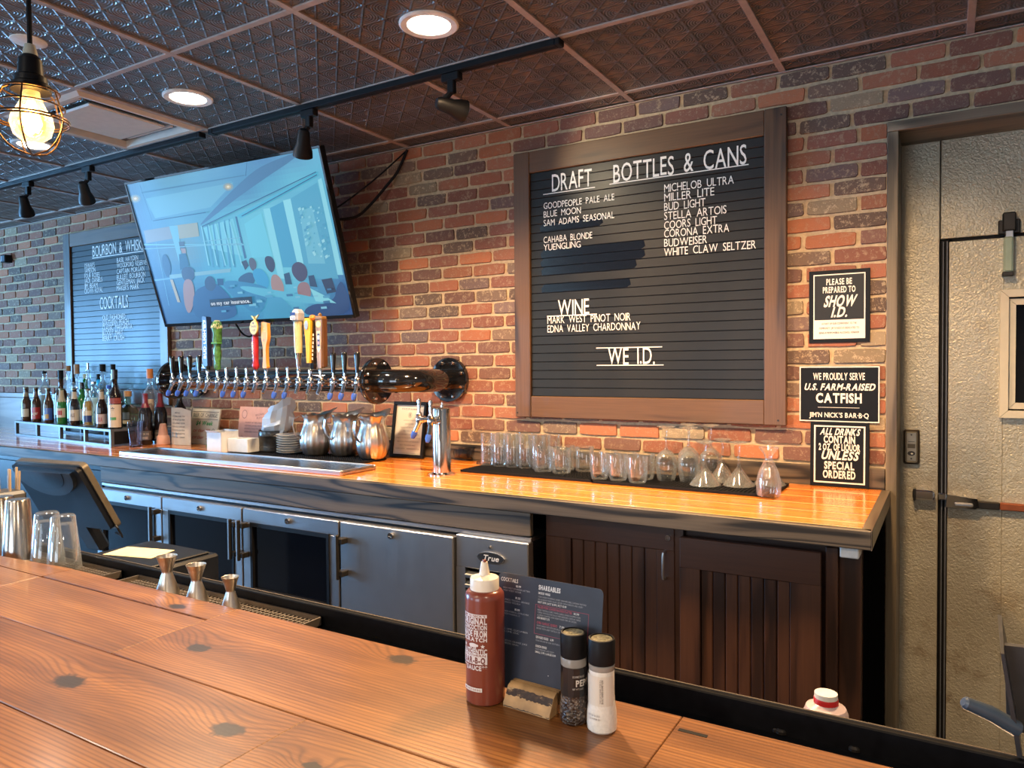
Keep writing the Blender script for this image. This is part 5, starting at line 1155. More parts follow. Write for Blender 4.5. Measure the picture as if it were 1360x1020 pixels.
def sheet(dz):
    v = []; f = []; n = 12; m = 4
    for i in range(n+1):
        for j in range(m+1):
            u = -.09+.19*i/n; vv = .225*j/m*(1 if i < 9 else 1-.02*(i-8)); v.append(curl(u, vv, dz))
    for i in range(n):
        for j in range(m): f.append((i*(m+1)+j, (i+1)*(m+1)+j, (i+1)*(m+1)+j+1, i*(m+1)+j+1))
    return v, f
b = MB(); v, f = sheet(0); b.add(v, f); v, f = sheet(.0015); b.add(v, [tuple(reversed(q_)) for q_ in f]); b.build('sheet', PAPER, t)
p = Paint()
for k, t_ in enumerate(('MENU', 'SOFT DRINKS AND TEA', 'DRAFT AND BOTTLED BEER', 'HOUSE WHISKEY SOUR', 'BOURBON OLD FASHIONED', 'FROZEN PEACH TEA', 'HOUSE MARGARITA', 'SEASONAL CIDER')): p.text(t_, .0, .19-.021*k, .008, (.10, .12, .12), .05 if k == 0 else .125, .01, 0, 'c')
p.rect(-.07, .045, .0, .075, (.45, .62, .70)); p.build('lettering', t, lambda u, v_, d: curl(u, v_, .002+d), PRINT)
# ---------------------------------------------------------------- bottles
def bottle_mesh(prof, mat, n=24): return MB().lathe(prof+[(max(r-.0022, .0), z+.002) for r, z in reversed(prof) if r > .004]+[(0, prof[1][1]+.006)], n).mesh('glass_body', mat, 50)
LN = [(0, 0), (.028, 0), (.0305, .004), (.0305, .115), (.028, .140), (.018, .168), (.0145, .185), (.0128, .218), (.0135, .222), (.0135, .228)]
SOLID = {}
def rfun(prof):
    def f(z):
        for (r0, z0), (r1, z1) in zip(prof, prof[1:]):
            if z0 <= z <= z1 and z1 > z0: return r0+(r1-r0)*(z-z0)/(z1-z0)
        return prof[-1][0]
    return f
def bottle(x, y, z, prof, mat, lab, name='bottle', sc=1, labels=(), cap=None, capmat=None, fill=None, rot=0, cat='bottle', group=None, capr=.015, caph=.012):
    """labels: (z0, z1, half width, colour, [(text, z, h, colour)], shape)"""
    prof = [(r*sc, zz_*sc) for r, zz_ in prof]; t = thing(name, lab, cat, (x, y, z), rot, group)
    link('glass_body', bottle_mesh(prof, mat), t); R = rfun(prof); top = prof[-1][1]
    for i, (z0, z1, ha, col, txt) in enumerate(labels):
        p = Paint(); N = 10
        for k in range(N):
            for j in range(3):
                u0, u1 = -ha+2*ha*k/N, -ha+2*ha*(k+1)/N; a, c = z0+(z1-z0)*j/3, z0+(z1-z0)*(j+1)/3; p.poly([(u0, a), (u1, a), (u1, c), (u0, c)], col, k == 0 and j == 0)
        for tt_, tz, hh, tc_, tw__ in txt: p.text(tt_, 0, tz, hh, tc_, tw__, .03, 0, 'c')
        p.build('label', t, lambda u, v_, d: ((R(v_)+d)*math.sin(u), -(R(v_)+d)*math.cos(u), v_), PRINTG, eps=.0003, base=.0006)
    if fill:
        fm_, fz_ = fill; q = [(0, .008)]+[(max(r-.0035, 0), max(zz_, .008)) for r, zz_ in prof[1:] if zz_ <= fz_]; q += [(R(fz_)-.0035, fz_), (0, fz_)]
        MB().lathe(q, 20).build('drink', fm_, t)
    if cap: MB().lathe([(0, top-.002), (capr*sc if sc < 1 else capr, top-.002)]+[(capr, top-.002), (capr, top+caph), (capr-.002, top+caph+.002), (0, top+caph+.002)], 18).build(cap, capmat, t)
    return t
RK = 1.2255
LINEN = (.62, .52, .36); NAVY = (.02, .04, .16); CRED = (.42, .03, .03)
AM = plain('amber_beer_glass', (.055, .022, .008), .06, coat=.6, var=.3)
AMD = plain('very_dark_beer_glass', (.012, .006, .005), .06, coat=.6, var=.3)
GRN = plain('solid_green_glass', (.02, .17, .035), .06, coat=.6, var=.3)
ANG = math.radians(38)
beer = [(35, 'left-end brown longneck beer bottle with an angled cream label', AM, [(.03, .085, .9, LINEN, []), (.17, .20, 2, (.30, .24, .14), [])]),
 (48, 'brown longneck beer bottle with a red label, second from the left on the rack', AM, [(.02, .10, 1.3, CRED, [('Lager', .05, .022, (.7, .6, .5), 1.5)]), (.17, .205, 2, (.12, .05, .03), [])]),
 (64.5, 'brown longneck beer bottle with a blue label on the rack', AM, [(.02, .10, 1.2, (.05, .11, .38), []), (.03, .06, .4, (.5, .3, .06), [])]),
 (82, 'green beer bottle with cream neck foil and a red-centred label', GRN, [(.045, .105, 1.1, LINEN, []), (.06, .09, .45, CRED, []), (.145, .222, 3.1, (.52, .42, .27), [])]),
 (99, 'dark longneck beer bottle with a wide cream label and cream neck band', AMD, [(.03, .10, 1.5, (.58, .47, .33), [('ALE', .055, .022, (.15, .08, .05), .8)]), (.17, .215, 3.1, (.52, .43, .3), [])]),
 (117, 'clear longneck beer bottle with golden beer and a navy and cream label', CLEAR, [(.03, .07, 1.0, NAVY, []), (.07, .10, 1.0, LINEN, [])]),
 (135, 'very dark longneck beer bottle with a pale pink label, right of the golden one', AMD, [(.025, .085, 1.4, (.45, .36, .34), [('USA', .04, .025, (.35, .04, .06), .9)]), (.175, .222, 3.1, (.40, .34, .26), [])])]
for px, lab, m_, lb in beer:
    bx_, by_ = {35: (-5.55, .319), 48: (-5.388, .335), 64.5: (-5.192, .354), 82: (-4.993, .374), 99: (-4.809, .392), 117: (-4.623, .41), 135: (-4.445, .427)}[px]
    bottle(bx_, -by_, RK, LN, m_, lab, 'beer_bottle', 1, lb, 'crown_cap', plain('crown_cap', (.25, .2, .12), .3, .7), (plain('golden_beer', (.80, .42, .05), .1, trans=.6), .16) if px == 117 else None, ANG, group='beer bottles on the front of the rack', capr=.0155, caph=.005)
# rack
t = thing('bottle_rack', 'low dark metal display rack holding the rows of bottles', 'rack', (-5.656, -.347, CT+.0005), math.atan2(-.138, 1.417)); RL, RD = 1.40, .30
RKM = plain('grey_rack_steel', (.12, .13, .14), .35, .4)
MB().box((0, 0, .088), (RL, RD, .1025), ch=.001).build('shelf_plate', RKM, t, sharp=20)
for x in (0, .35, .70, 1.05, RL-.02):
    for y in (0, RD-.02): MB().box((x, y, .012), (x+.02, y+.02, .088)).build('upright', RKM, t, sharp=0)
for y in (0, RD-.02): MB().box((0, y, 0), (RL, y+.02, .012)).build('foot_rail', RKM, t, sharp=0)
MB().box((RL-.003, .02, .012), (RL, RD-.02, .088)).build('end_panel', BLACK, t, sharp=0)
# taller bottles: (px, base y, top z, ...)
SQ = [(0, 0), (.040, 0), (.044, .005), (.044, .150), (.040, .172), (.022, .196), (.0145, .206), (.0140, .245), (.016, .248), (.016, .256)]
TALLB = [(0, 0), (.034, 0), (.038, .005), (.038, .190), (.034, .215), (.018, .242), (.0145, .255), (.014, .300), (.0155, .302), (.0155, .310)]
WN = [(0, 0), (.035, 0), (.0385, .005), (.0385, .190), (.033, .215), (.018, .245), (.0145, .262), (.014, .300), (.0155, .302), (.0155, .312)]
RND = [(0, 0), (.050, 0), (.060, .008), (.064, .04), (.062, .085), (.050, .115), (.024, .135), (.019, .145), (.018, .185), (.020, .188)]
def wx(px, y): return WY(px, 540, y).x
def tall(px, y, ztop_px, prof, mat, lab, z=None, **k):
    x = wx(px, y); z = RK if z is None else z; zt = WY(px, ztop_px, y).z; caph = k.get('caph', .03); sc = (zt-z-caph)/prof[-1][1]; prof = [(r, zz_*sc) for r, zz_ in prof]
    k['labels'] = [(a_*sc, b_*sc, c_, d_, [(t_[0], t_[1]*sc, *t_[2:]) for t_ in e_]) for a_, b_, c_, d_, e_ in k.get('labels', [])]
    return bottle(x, y, z, prof, mat, lab, 'liquor_bottle', 1, rot=ANG, **k)
C2 = 1.2255; BY = -.29
DK2 = (.02, .02, .025)
tall(60, -0.25, 490, SQ, CLEAR, 'square-shouldered clear bottle with a black stopper behind the beer bottles', cap='stopper', capmat=BLACK, labels=[(.03, .14, .8, (.35, .5, .55), [])])
tall(81.5, -0.25, 492, TALLB, AM, 'amber bottle with tall black capsule and gold neck ring', cap='capsule', capmat=BLACK, capr=.017, caph=.055, labels=[(.05, .15, 1.0, (.5, .4, .25), [])])
tall(92, -0.119, 486+0, TALLB, CLEAR, 'clear bottle with brown cork left of the letterboard frame', cap='cork_top', capmat=CORK, capr=.016, caph=.035, labels=[(.06, .17, .9, (.6, .45, .3), [])])
tall(103, -0.125, 484, TALLB, CLEAR, 'clear bottle with a long tan sealed neck', cap='sealed_neck', capmat=plain('tan_wax', (.50, .30, .16), .5), capr=.018, caph=.065, labels=[(.06, .16, .9, (.4, .6, .65), [])])
tall(98.5, -0.279, 502, SQ, CLEAR, 'small clear bottle with a pourer in front of the green bottle', cap='pourer', capmat=BLACK, capr=.010, caph=.03, labels=[(.03, .13, .8, (.45, .7, .75), [('GIN', .07, .03, DK2, .7)])])
tall(109, -0.28, 508, WN, GRN, 'dark green bottle with a white label just left of the golden beer', cap='capsule', capmat=BLACKG, capr=.016, caph=.04, labels=[(.03, .13, 1.0, (.6, .5, .42), [])])
tall(114, -0.157, 497, TALLB, GREENG, 'bright green bottle with pale cap behind the golden beer', cap='cap', capmat=plain('pale_cap', (.5, .55, .4), .5), capr=.015, caph=.03)
tall(118, -0.18, 482, TALLB, CLEAR, 'clear bottle with a metal pourer in the back row', cap='pourer', capmat=CHROME, capr=.007, caph=.045, labels=[(.06, .17, .9, (.4, .6, .66), [])])
tall(125, -0.3, 507, SQ, CLEAR, 'clear bottle with an upright pale aqua label behind the pale pink labelled beer', cap='cap', capmat=CHROME, capr=.014, caph=.012, labels=[(.01, .17, 1.0, (.45, .68, .72), [('VODKA', .07, .02, DK2, 1.0)])])
tall(132, -0.177, 497, SQ, BLUEG, 'aqua blue square bottle with a dark cap', cap='cap', capmat=BLACK, capr=.016, caph=.03, labels=[(.03, .12, .8, (.35, .65, .70), [])])
tall(137, -0.2, 484, TALLB, CLEAR, 'clear bottle with a big black square stopper in the back row', cap='stopper', capmat=BLACK, capr=.020, caph=.045, labels=[(.05, .17, .9, (.45, .62, .68), [])])
tall(151, -0.18, 484, TALLB, CLEAR, 'clear bottle with black cap in the back row beside the aqua bottle', cap='cap', capmat=BLACK, capr=.016, caph=.035, labels=[(.05, .17, .9, (.40, .66, .70), [])])
tall(153, -0.427, 491, WN, AMD, 'dark bottle with a long cream label and green leaf at the rack end', cap='capsule', capmat=BLACKG, capr=.017, caph=.05, labels=[(.01, .150, 1.25, (.62, .50, .36), [('*', .10, .03, DK2, .5)]), (.055, .072, .45, (.05, .25, .06), []), (.155, .19, 1.3, (.25, .05, .04), [])])
tall(145, -0.3, 512, SQ, CLEAR, 'clear bottle with cyan label between the aqua bottle and the leaf-label bottle', cap='cap', capmat=BLUEP, capr=.014, caph=.02, labels=[(.01, .16, 1.1, (.20, .50, .62), [('RUM', .09, .03, (.02, .05, .12), .8)])])
x = -4.414; bottle(x, -.279, RK, RND, plain('pale_olive_glass', (.72, .78, .62), .03, trans=1, ior=1.42), 'round squat tequila bottle with a ball cork stopper', 'liquor_bottle', 1.0, [(.045, .09, .45, (.10, .13, .14), []), (.02, .04, .5, (.6, .5, .3), [])], 'cork_ball', CORK, rot=ANG, capr=.022, caph=.030)
bottle(-4.262, -.227, RK, [(r, z*1.0) for r, z in SQ[:3]]+[(.044, .19), (.038, .215), (.018, .245), (.015, .255), (.0145, .29), (.0165, .292), (.0165, .30)], CLEAR, 'tall clear bottle with an orange cap and slim cream label', 'liquor_bottle', 1.0, [(.07, .17, .75, (.62, .50, .34), [('CRAFT', .13, .014, DK2, .9)])], 'orange_cap', plain('orange_cap', (.55, .20, .06), .5), rot=ANG, capr=.019, caph=.055)
for px, y, lab in ((193, -.30, 'dark wine bottle with a maroon neck foil and a label, left of the pair'), (213, -.215, 'dark wine bottle with a maroon neck foil behind the candle cup')):
    bottle(wx(px, y), y, CT+.0005, WN, WINEG, lab, 'wine_bottle', .98, [(.03, .085, 1.2, (.10, .085, .07), [('RESERVE', .06, .012, (.4, .35, .25), 1.6)]), (.035, .05, .6, (.35, .3, .22), []), (.225, .305, 3.1, (.20, .02, .03), [])], rot=ANG, group='wine bottles', cap='foil_top', capmat=plain('maroon_foil', (.2, .02, .03), .35, .3), capr=.0165, caph=.003)
bottle(-4.13, -.115, CT+.0005, WN, WINEG, 'dark wine bottle standing at the back beside the curved menu sheet', 'wine_bottle', 1.0, [], rot=ANG, group='wine bottles', cap='foil_top', capmat=BLACKG, capr=.0165, caph=.003)
q = WZ(180, 592, CT); o = link('drinking_glass', MB().lathe([(0, 0), (.032, 0), (.034, .004), (.036, .05), (.042, .09), (.045, .150), (.0435, .151), (.0405, .09), (.0345, .05), (.032, .012), (0, .01)], 28).mesh('glass', plain('smoky_glass', (.70, .72, .85), .03, trans=1, ior=1.4)), None, (-4.135, -.408, CT+.0005)); tag(o, 'empty flared glass standing at the right end of the bottle rack', 'glass')
q = WZ(211, 591, CT); t = thing('squeeze_shaker', 'small peach squeeze shaker with a white tapering cap', 'shaker', (q.x, q.y+.03, CT+.0005)); PE = plain('peach_plastic', (.72, .40, .27), .4, var=.04)
MB().lathe([(0, 0), (.036, 0), (.039, .004), (.038, .03), (.034, .052), (.030, .056), (0, .056)], 22).build('shaker_body', PE, t); MB().lathe([(0, .056), (.029, .056), (.018, .125), (.012, .128), (0, .128)], 20).build('shaker_cap', PE, t)
tag(MB().lathe([(0, 0), (.013, 0), (.016, .006), (.013, .016), (0, .018)], 14).build('lime_wedge', plain('lime', (.10, .22, .03), .5), None, (WZ(250, 597, CT).x, -.22, CT+.0005)), 'small green lime piece between the menu sheet and notice card', 'lime')

# ---------------------------------------------------------------- things on the working ledge
LZ = 1.0245
def perf_tray(x0, x1, y0, y1, lab):
    t = thing('drip_tray', lab, 'drip tray', ((x0+x1)/2, (y0+y1)/2, LZ+.0005)); hx, hy = (x1-x0)/2, (y1-y0)/2
    TM = plain('dull_tray_steel_%d' % int(x0*100), (.20, .17, .14), .4, .7)
    b = MB()
    for q in ((-hx, -hy, hx, -hy+.004), (-hx, hy-.004, hx, hy), (-hx, -hy, -hx+.004, hy), (hx-.004, -hy, hx, hy)): b.box((q[0], q[1], 0), (q[2], q[3], .020))
    b.box((-hx, -hy, 0), (hx, hy, .003)); b.build('tray_body', BLACK if 0 else TM, t, sharp=0)
    b = MB(); nx, ny = int(hx*2/.0125), int(hy*2/.0125)
    for i in range(nx+1): x = -hx+.004+i*(hx*2-.008)/nx; b.box((x-.0016, -hy+.004, .009), (x+.0016, hy-.004, .0115))
    for j in range(ny+1): y = -hy+.004+j*(hy*2-.008)/ny; b.box((-hx+.004, y-.0016, .0092), (hx-.004, y+.0016, .0113))
    o = b.build('perforated_grid', TM, t, sharp=0); o['kind'] = 'stuff'; return t
perf_tray(-1.830, -1.168, -1.947, -1.850, 'perforated steel drip tray under the three jiggers')
perf_tray(-2.75, -1.905, -1.947, -1.850, 'perforated steel drip tray under the upturned glasses at the left')
JZ = LZ+.0125
jm = [(.0295, 0), (.0125, .052), (.012, .055), (.0125, .058), (.0235, .094), (.0245, .0945), (.0235, .092), (.0108, .058), (0, .056), (0, .054), (.0108, .051), (.028, .0), (.0295, 0)]
JM = plain('jigger_steel', (.62, .58, .52), .32, 1, var=.1)
for (px, py, s, lab) in ((226, 788, 1.0, 'left and largest steel double jigger on the drip tray'), (269.5, 796, .93, 'middle steel double jigger on the drip tray'), (320, 805, .80, 'right and smallest steel double jigger on the drip tray')):
    q = WZ(px, py, JZ); t = MB().lathe([(r*s, z*s) for r, z in jm], 36).build('jigger', JM, None, (q.x, -1.902, JZ)); tag(t, lab, 'jigger', 'steel jiggers')
tin_ = [(0, .172), (.0285, .172), (.031, .168), (.0435, .004), (.0445, 0), (.0425, 0), (.030, .166), (0, .168)]
for (px, lab) in ((-2.527, 'steel shaker tin upside down, cut off by the left edge'), (-2.432, 'steel shaker tin upside down, second from the left edge'), (-2.337, 'steel shaker tin upside down next to the upturned mixing glasses')):
    t = MB().lathe(tin_, 36).build('shaker_tin', steel('tin_steel', (.62, .58, .54), .2, 2), None, (px, -1.9005, JZ)); tag(t, lab, 'shaker', 'upside-down steel shaker tins')
mg = glass_mesh([(0, .148), (.0265, .148), (.030, .144), (.0435, .002), (.0440, 0), (.0405, 0), (.0275, .120), (.026, .124), (0, .126)], 32)
for px, lab in ((61, 'upside-down mixing glass next to the shaker tins'), (106, 'upside-down mixing glass nearest to the jiggers')):
    q = WZ(px, 750, JZ); o = link('mixing_glass', mg, None, (q.x, -1.899, JZ)); tag(o, lab, 'glass', 'upside-down mixing glasses')
# straws in a dark tapered holder at the far left
q = WY(8, 640, -1.70); t = thing('straw_holder', 'dark holder with brown paper straws at the left edge', 'holder', (q.x-.02, -1.70, .8605))
MB().box((-.06, -.05, 0), (.06, .05, .30), ch=.01).build('holder_body', plain('grey_holder', (.09, .085, .08), .4), t)
b = MB(); sp = plain('kraft_straw', (.52, .38, .24), .6)
for k in range(16): a, c = random.uniform(-.045, .045), random.uniform(-.035, .035); b.tube([(a, c, .1), (a*1.5-.01, c*1.4, .36+random.uniform(-.02, .02))], .0042, 6)
o = b.build('straws', sp, t); o['kind'] = 'stuff'
# printer with yellow slip
P4 = [WZ(100, 742, 1.005), WZ(166, 757, 1.005)]
t = thing('receipt_printer', 'black receipt printer below the monitor with a yellow slip on top', 'printer', (-2.12, -1.63, .8605))
MB().box((-.17, -.13, 0), (.17, .12, .150), ch=.008).box((-.15, -.11, .15), (.15, .10, .157), ch=.004).build('printer_case', plain('printer_black', (.006, .008, .013), .4, spec=.25), t)
o = tag(MB().box((-.09, -.05, 0), (.09, .05, .0015)).box((-.01, -.045, .0015), (.07, .04, .0022)).build('yellow_slip', plain('yellow_paper', (.78, .68, .44), .7, var=.05), None, (-2.15, -1.65, .8605+.1575), sharp=0), 'small stack of yellow order slips on the printer', 'paper'); o.rotation_euler.z = .25
# till monitor seen from behind
ax, dx_, cx_ = WY(9, 611, -1.60), WY(97, 617, -1.60), WY(168, 704, -1.48)
top_l, top_r = ax, dx_; dn = cx_-dx_
t = thing('till_monitor', 'black till touchscreen seen from behind, leaning back', 'monitor', (top_l+top_r)/2+dn*.5)
ux = (top_r-top_l); Wd = ux.length; ux.normalize(); vv = (dn-ux*dn.dot(ux)); sk = dn.dot(ux); Hd = vv.length; vv = -vv.normalized(); nn = ux.cross(vv); Wd = max(Wd, .40)
t.matrix_world = Matrix.Translation(top_r-ux*Wd/2-vv*Hd/2+ux*sk*.5) @ Matrix((ux, -nn, vv)).transposed().to_4x4()
MON = plain('monitor_back', (.006, .008, .013), .42, var=.1, spec=.25)
def rr(w_, h_, r, n=5): 
    out = []
    for cx, cz, a0 in ((w_-r, h_-r, 0), (-w_+r, h_-r, 90), (-w_+r, -h_+r, 180), (w_-r, -h_+r, 270)):
        for k in range(n+1): a = math.radians(a0+90*k/n); out.append((cx+r*math.cos(a), cz+r*math.sin(a)))
    return out
sh = sk/Hd*.5
def shear(pts): return [(x-z*sh*1.0, z) for x, z in pts]
MB().prism(rr(Wd/2, Hd/2, .02), .02, M=Matrix.Translation((0, -.0, 0))).build('screen_bezel', plain('bezel_edge', (.14, .12, .09), .35, .3), t)
MB().prism(rr(Wd/2-.006, Hd/2-.006, .018), .02, M=Matrix.Translation((0, -.0195, 0))).build('rear_shell', MON, t)
arcp = [(-Wd*.42, Hd*.44)]+[(Wd*.42*math.cos(math.radians(180+180*k/14)), Hd*.40+Hd*.34*math.sin(math.radians(180+180*k/14))) for k in range(15)]+[(Wd*.42, Hd*.44)]
MB().prism(arcp, .014, M=Matrix.Translation((0, -.033, 0))).build('rear_hump', plain('hump_grey', (.02, .025, .034), .35), t)
arc2 = [(x*.72, Hd*.42+(z-Hd*.42)*.72) for x, z in arcp]
MB().prism(arc2, .002, M=Matrix.Translation((0, -.0345, 0))).build('vent_plate', plain('vent_mesh', (.006, .007, .010), .3, var=.9, vs=90), t)
MB().box((-.05, -.012, -Hd*.5-.12), (.05, .03, -Hd*.1), ch=.01).build('stand_neck', MON, t)
MB().tube([(Wd/2-.01, .0, -Hd*.5+.02), (Wd/2+.012, -.005, -Hd*.5+.01), (Wd/2+.010, -.005, -Hd*.5-.03), (Wd/2-.03, 0, -Hd*.5-.02)], .004, 6).build('card_reader_loop', BLACK, t)
# red-labelled bottle beyond the lip
q = WY(1097, 935, -1.66); t = thing('cleaner_bottle', 'clear bottle with red label and white-red cap behind the ledge lip', 'bottle', (q.x, -1.66, .8605)); ht = WY(1097, 920, -1.66).z-.8605
MB().lathe([(0, 0), (.034, 0), (.036, .004), (.036, ht-.034), (.032, ht-.024), (.021, ht-.018), (.018, ht-.016), (0, ht-.02)], 24).build('bottle_body', plain('cloudy_pink_plastic', (.75, .60, .60), .2, trans=.3), t)
p = Paint(); N = 8
for k in range(N): p.poly([(-1.0+2*k/N, ht-.11), (-1.0+2*(k+1)/N, ht-.11), (-1.0+2*(k+1)/N, ht-.036), (-1.0+2*k/N, ht-.036)], (.62, .02, .02), k == 0)
p.text('RED', 0, ht-.085, .018, (.75, .3, .1), .9, .03, 0, 'c'); p.build('label', t, lambda u, v_, d: ((.0362+d)*math.sin(u), -(.0362+d)*math.cos(u), v_), PRINTG, eps=.0004)
MB().lathe([(0, ht-.020), (.020, ht-.020), (.020, ht-.010), (.019, ht-.008), (0, ht-.008)], 20).build('red_collar', RED, t); MB().lathe([(0, ht-.008), (.019, ht-.008), (.0185, ht), (0, ht+.001)], 20).build('cap', WHITE, t)
# dark panel with a bent lever at the right edge
t = thing('folding_shutter', 'dark metal panel standing on the ledge at the right edge', 'panel', (.075, -1.86, 1.0665))
a, c = WY(1329, 868, -1.84), WY(1351, 1003, -1.84)
b = MB(); b.add([(a.x-.075, .02, a.z-1.0665), (a.x-.075+.004, .02, a.z-1.0665), (c.x-.075+.006, .02, .0), (c.x-.075, .02, .0), (a.x-.065, .30, a.z-1.0665-.03), (a.x-.059, .30, a.z-1.0665-.03), (c.x-.059, .30, .0), (c.x-.065, .30, .0)],
    [(0, 3, 2, 1), (4, 5, 6, 7), (0, 1, 5, 4), (1, 2, 6, 5), (2, 3, 7, 6), (3, 0, 4, 7)]); b.build('panel_plate', plain('grey_sheet', (.045, .045, .05), .35, .4), t, sharp=0)
MB().add([(.0, .10, .0), (.16, .10, .0), (.16, .10, .13), (-.004, .10, .12), (.0, .112, .0), (.16, .112, .0), (.16, .112, .13), (-.004, .112, .12)], [(0, 1, 2, 3), (4, 7, 6, 5), (0, 4, 5, 1), (1, 5, 6, 2), (2, 6, 7, 3), (3, 7, 4, 0)]).build('back_plate', plain('grey_sheet_b', (.06, .06, .065), .4, .3), t, sharp=0)
a, c = WY(1279, 932, -1.86), WY(1350, 968, -1.83)
o = MB().tube([a, a.lerp(c, .04), a.lerp(c, .5)+V((0, 0, .003)), c], .01, 14, rads=[.0055, .0085, .0105, .0112]); o.add([], []); 
L0 = V(t.location); o.v = [tuple(V(p_)-L0) for p_ in o.v]; o.build('lever_grip', plain('blue_grey_grip', (.05, .07, .10), .3, coat=.4), t)

# ---------------------------------------------------------------- sauce bottle, menu card, shakers on the bar
SB = WZ(645, 928, BARZ); sx, sy = SB.x, SB.y
t = thing('sauce_bottle', 'tall brown-red barbecue sauce squeeze bottle with a white nozzle cap', 'sauce bottle', (sx, sy, BARZ+.0004)); r0 = .0305
SAU = plain('barbecue_sauce', (.19, .040, .022), .28, coat=.5, var=.06)
bp = [(0, 0), (.0275, 0), (.0300, .0025), (r0, .008), (r0, .160), (.0300, .1665), (.0265, .1715), (.022, .1735), (0, .1735)]
MB().lathe(bp, 48).build('squeeze_body', SAU, t)
NZ = plain('milky_nozzle', (.78, .70, .58), .35, var=.04)
MB().lathe([(0, .173), (.0225, .173), (.0225, .189), (.0215, .191), (.010, .194), (.0085, .195), (.0070, .203), (.0055, .212), (.0050, .2145), (0, .2145)], 36).build('nozzle_cap', NZ, t)
MB().lathe([(0, .2143), (.0035, .2145), (.003, .2175), (0, .218)], 12).build('sauce_drip', SAU, t)
p = Paint(); p.nseg = 8; WH = (.66, .62, .62); T = [("JIM 'N NICK'S", .1375, .0030, 1), ('ORIGINAL', .1268, .0092, 0), ('CONCOCTION', .1186, .0068, 0), ('MADE FROM', .1075, .0092, 0), ('SCRATCH', .1003, .0058, 0), ('AUTHENTIC', .0815, .0074, 0), ('SOUTHERN', .0772, .0034, 1), ('BAR-B-Q', .0672, .0088, 2), ('**SAUCE**', .0565, .0068, 0)]
uw = .044
for s_, z, h, kind in T:
    if kind == 1: p.rect(-uw/2, z-.001, uw/2, z+h+.001, WH); p.text(s_, 0, z, h, (.2, .05, .03), uw*.9, .02, 0, 'c')
    elif kind == 2: p.rect(-uw/2, z-.0018, uw/2, z+h+.0018, WH); p.text(s_, 0, z, h, (.16, .04, .03), uw*.86, .05, 0, 'c')
    else: p.text(s_, 0, z, h, WH, uw, .04, 0, 'c')
for z in (.1175, .1172): p.rect(-uw/2, z-.0001, uw/2, z+.0001, WH)
# a pig between two stars
p.disc(0, .0945, .0072, .0032, WH, 14); p.disc(.0065, .0945, .0024, .0020, WH, 10)
for k in (-.005, -.0025, .002, .0045): p.rect(k-.0007, .0895, k+.0007, .093, WH, False)
for s_ in (-1, 1): p.poly([(s_*.0155+(.0036 if k % 2 == 0 else .0015)*math.sin(PI*k/5), .0935+(.0036 if k % 2 == 0 else .0015)*math.cos(PI*k/5)) for k in range(10)], WH)
p.rect(-.020, .0235, .014, .0295, (.70, .66, .62)); p.text('JIM N NICKS BAR-B-Q', -.003, .0250, .003, (.25, .1, .08), .030, .02, 0, 'c')
view = math.atan2(-sx, sy+3)  # bearing of the bottle seen from the camera
p.build('printed_label', t, cylmap(r0, -.05), PRINT, eps=.00008, base=.00015)
# wooden holder and menu card
HBk = WZ(709, 944, BARZ); hr = math.radians(-3); t = thing('menu_holder', 'rustic bark-edged wooden block holding the menu card', 'menu holder', (-.5375, -2.034, BARZ+.0004), hr)
BARK = plain('dark_bark', (.055, .026, .014), .6, var=.5, vs=40, bs_=.6); CUT = plain('cut_wood', (.36, .22, .10), .5, var=.4, vs=25)
b = MB(); prof = [(-.027, .0), (-.026, .006), (-.013, .027), (-.006, .031), (-.0015, .031), (-.0015, .012), (.0015, .012), (.0015, .031), (.008, .031), (.020, .020), (.024, .0)]
n = len(prof); v = [(s_, y, z) for s_ in (-.041, .041) for y, z in prof]; f = [(i, i+1, n+i+1, n+i) for i in range(n-1)]+[(n-1, 0, n, 2*n-1)]
b.add(v, [tuple(reversed(q_)) for q_ in f], 0); b.add([], [])
ends = [(0, 1, 2, 3, 4, 5, 6, 10), (10, 6, 7, 8, 9)]
b.add(v, [tuple(e_) for e_ in [(0, 1, 2, 3, 4, 5), (0, 5, 6, 10), (6, 7, 8, 9, 10)]]+[tuple(reversed([n+i for i in e_])) for e_ in [(0, 1, 2, 3, 4, 5), (0, 5, 6, 10), (6, 7, 8, 9, 10)]], 1)
b.build('block', [CUT, CUT], t, sharp=30)
def bark_mat():
    m, nt, bs2 = nt_of('patchy_bark'); v_ = coords(nt, 'Object', False); n_ = noise(nt, v_, 45, 4, .65, .4, (1, 1, 2.2)); x_, y_, z_ = sep(nt, v_)
    edge = ((z_-.0145).abs()*60-.35).sat()
    nt.links.new(ramp(nt, n_+edge*.09, [(.50, (.022, .009, .006)), (.60, (.07, .035, .018)), (.66, (.38, .26, .13))]), bs2.inputs['Base Color']); bs2.inputs['Roughness'].default_value = .6; bump(nt, bs2, n_, .8, .003); return m
b = MB(); rj = random.Random(3); top = []; N = 22
lowl = [(-.0405+.081*k/N, .0012+rj.uniform(-.0006, .0006)) for k in range(N+1)]; upl = [(-.0405+.081*k/N, .0262+rj.uniform(-.0008, .0008)) for k in range(N+1)]
def face(x, z): 
    y = -.027+(.001 if z < .006 else .001+.013*(z-.006)/.021); return (x, y-.0012, z)
v = [face(*q_) for q_ in lowl+upl]; f = [(i, i+1, N+2+i, N+1+i) for i in range(N)]; b.add(v, f); b.build('bark_face', bark_mat(), t, sharp=0)
cdw, cdh = .185, .176
c = thing('menu_card', 'dark blue-grey printed menu card standing in the wooden block', 'menu', (-.5345, -2.028, BARZ+.0130), math.radians(-2)); c.rotation_euler.x = math.radians(-7)
CARD = plain('slate_menu_card', (.022, .028, .045), .4, coat=.1, var=.15)
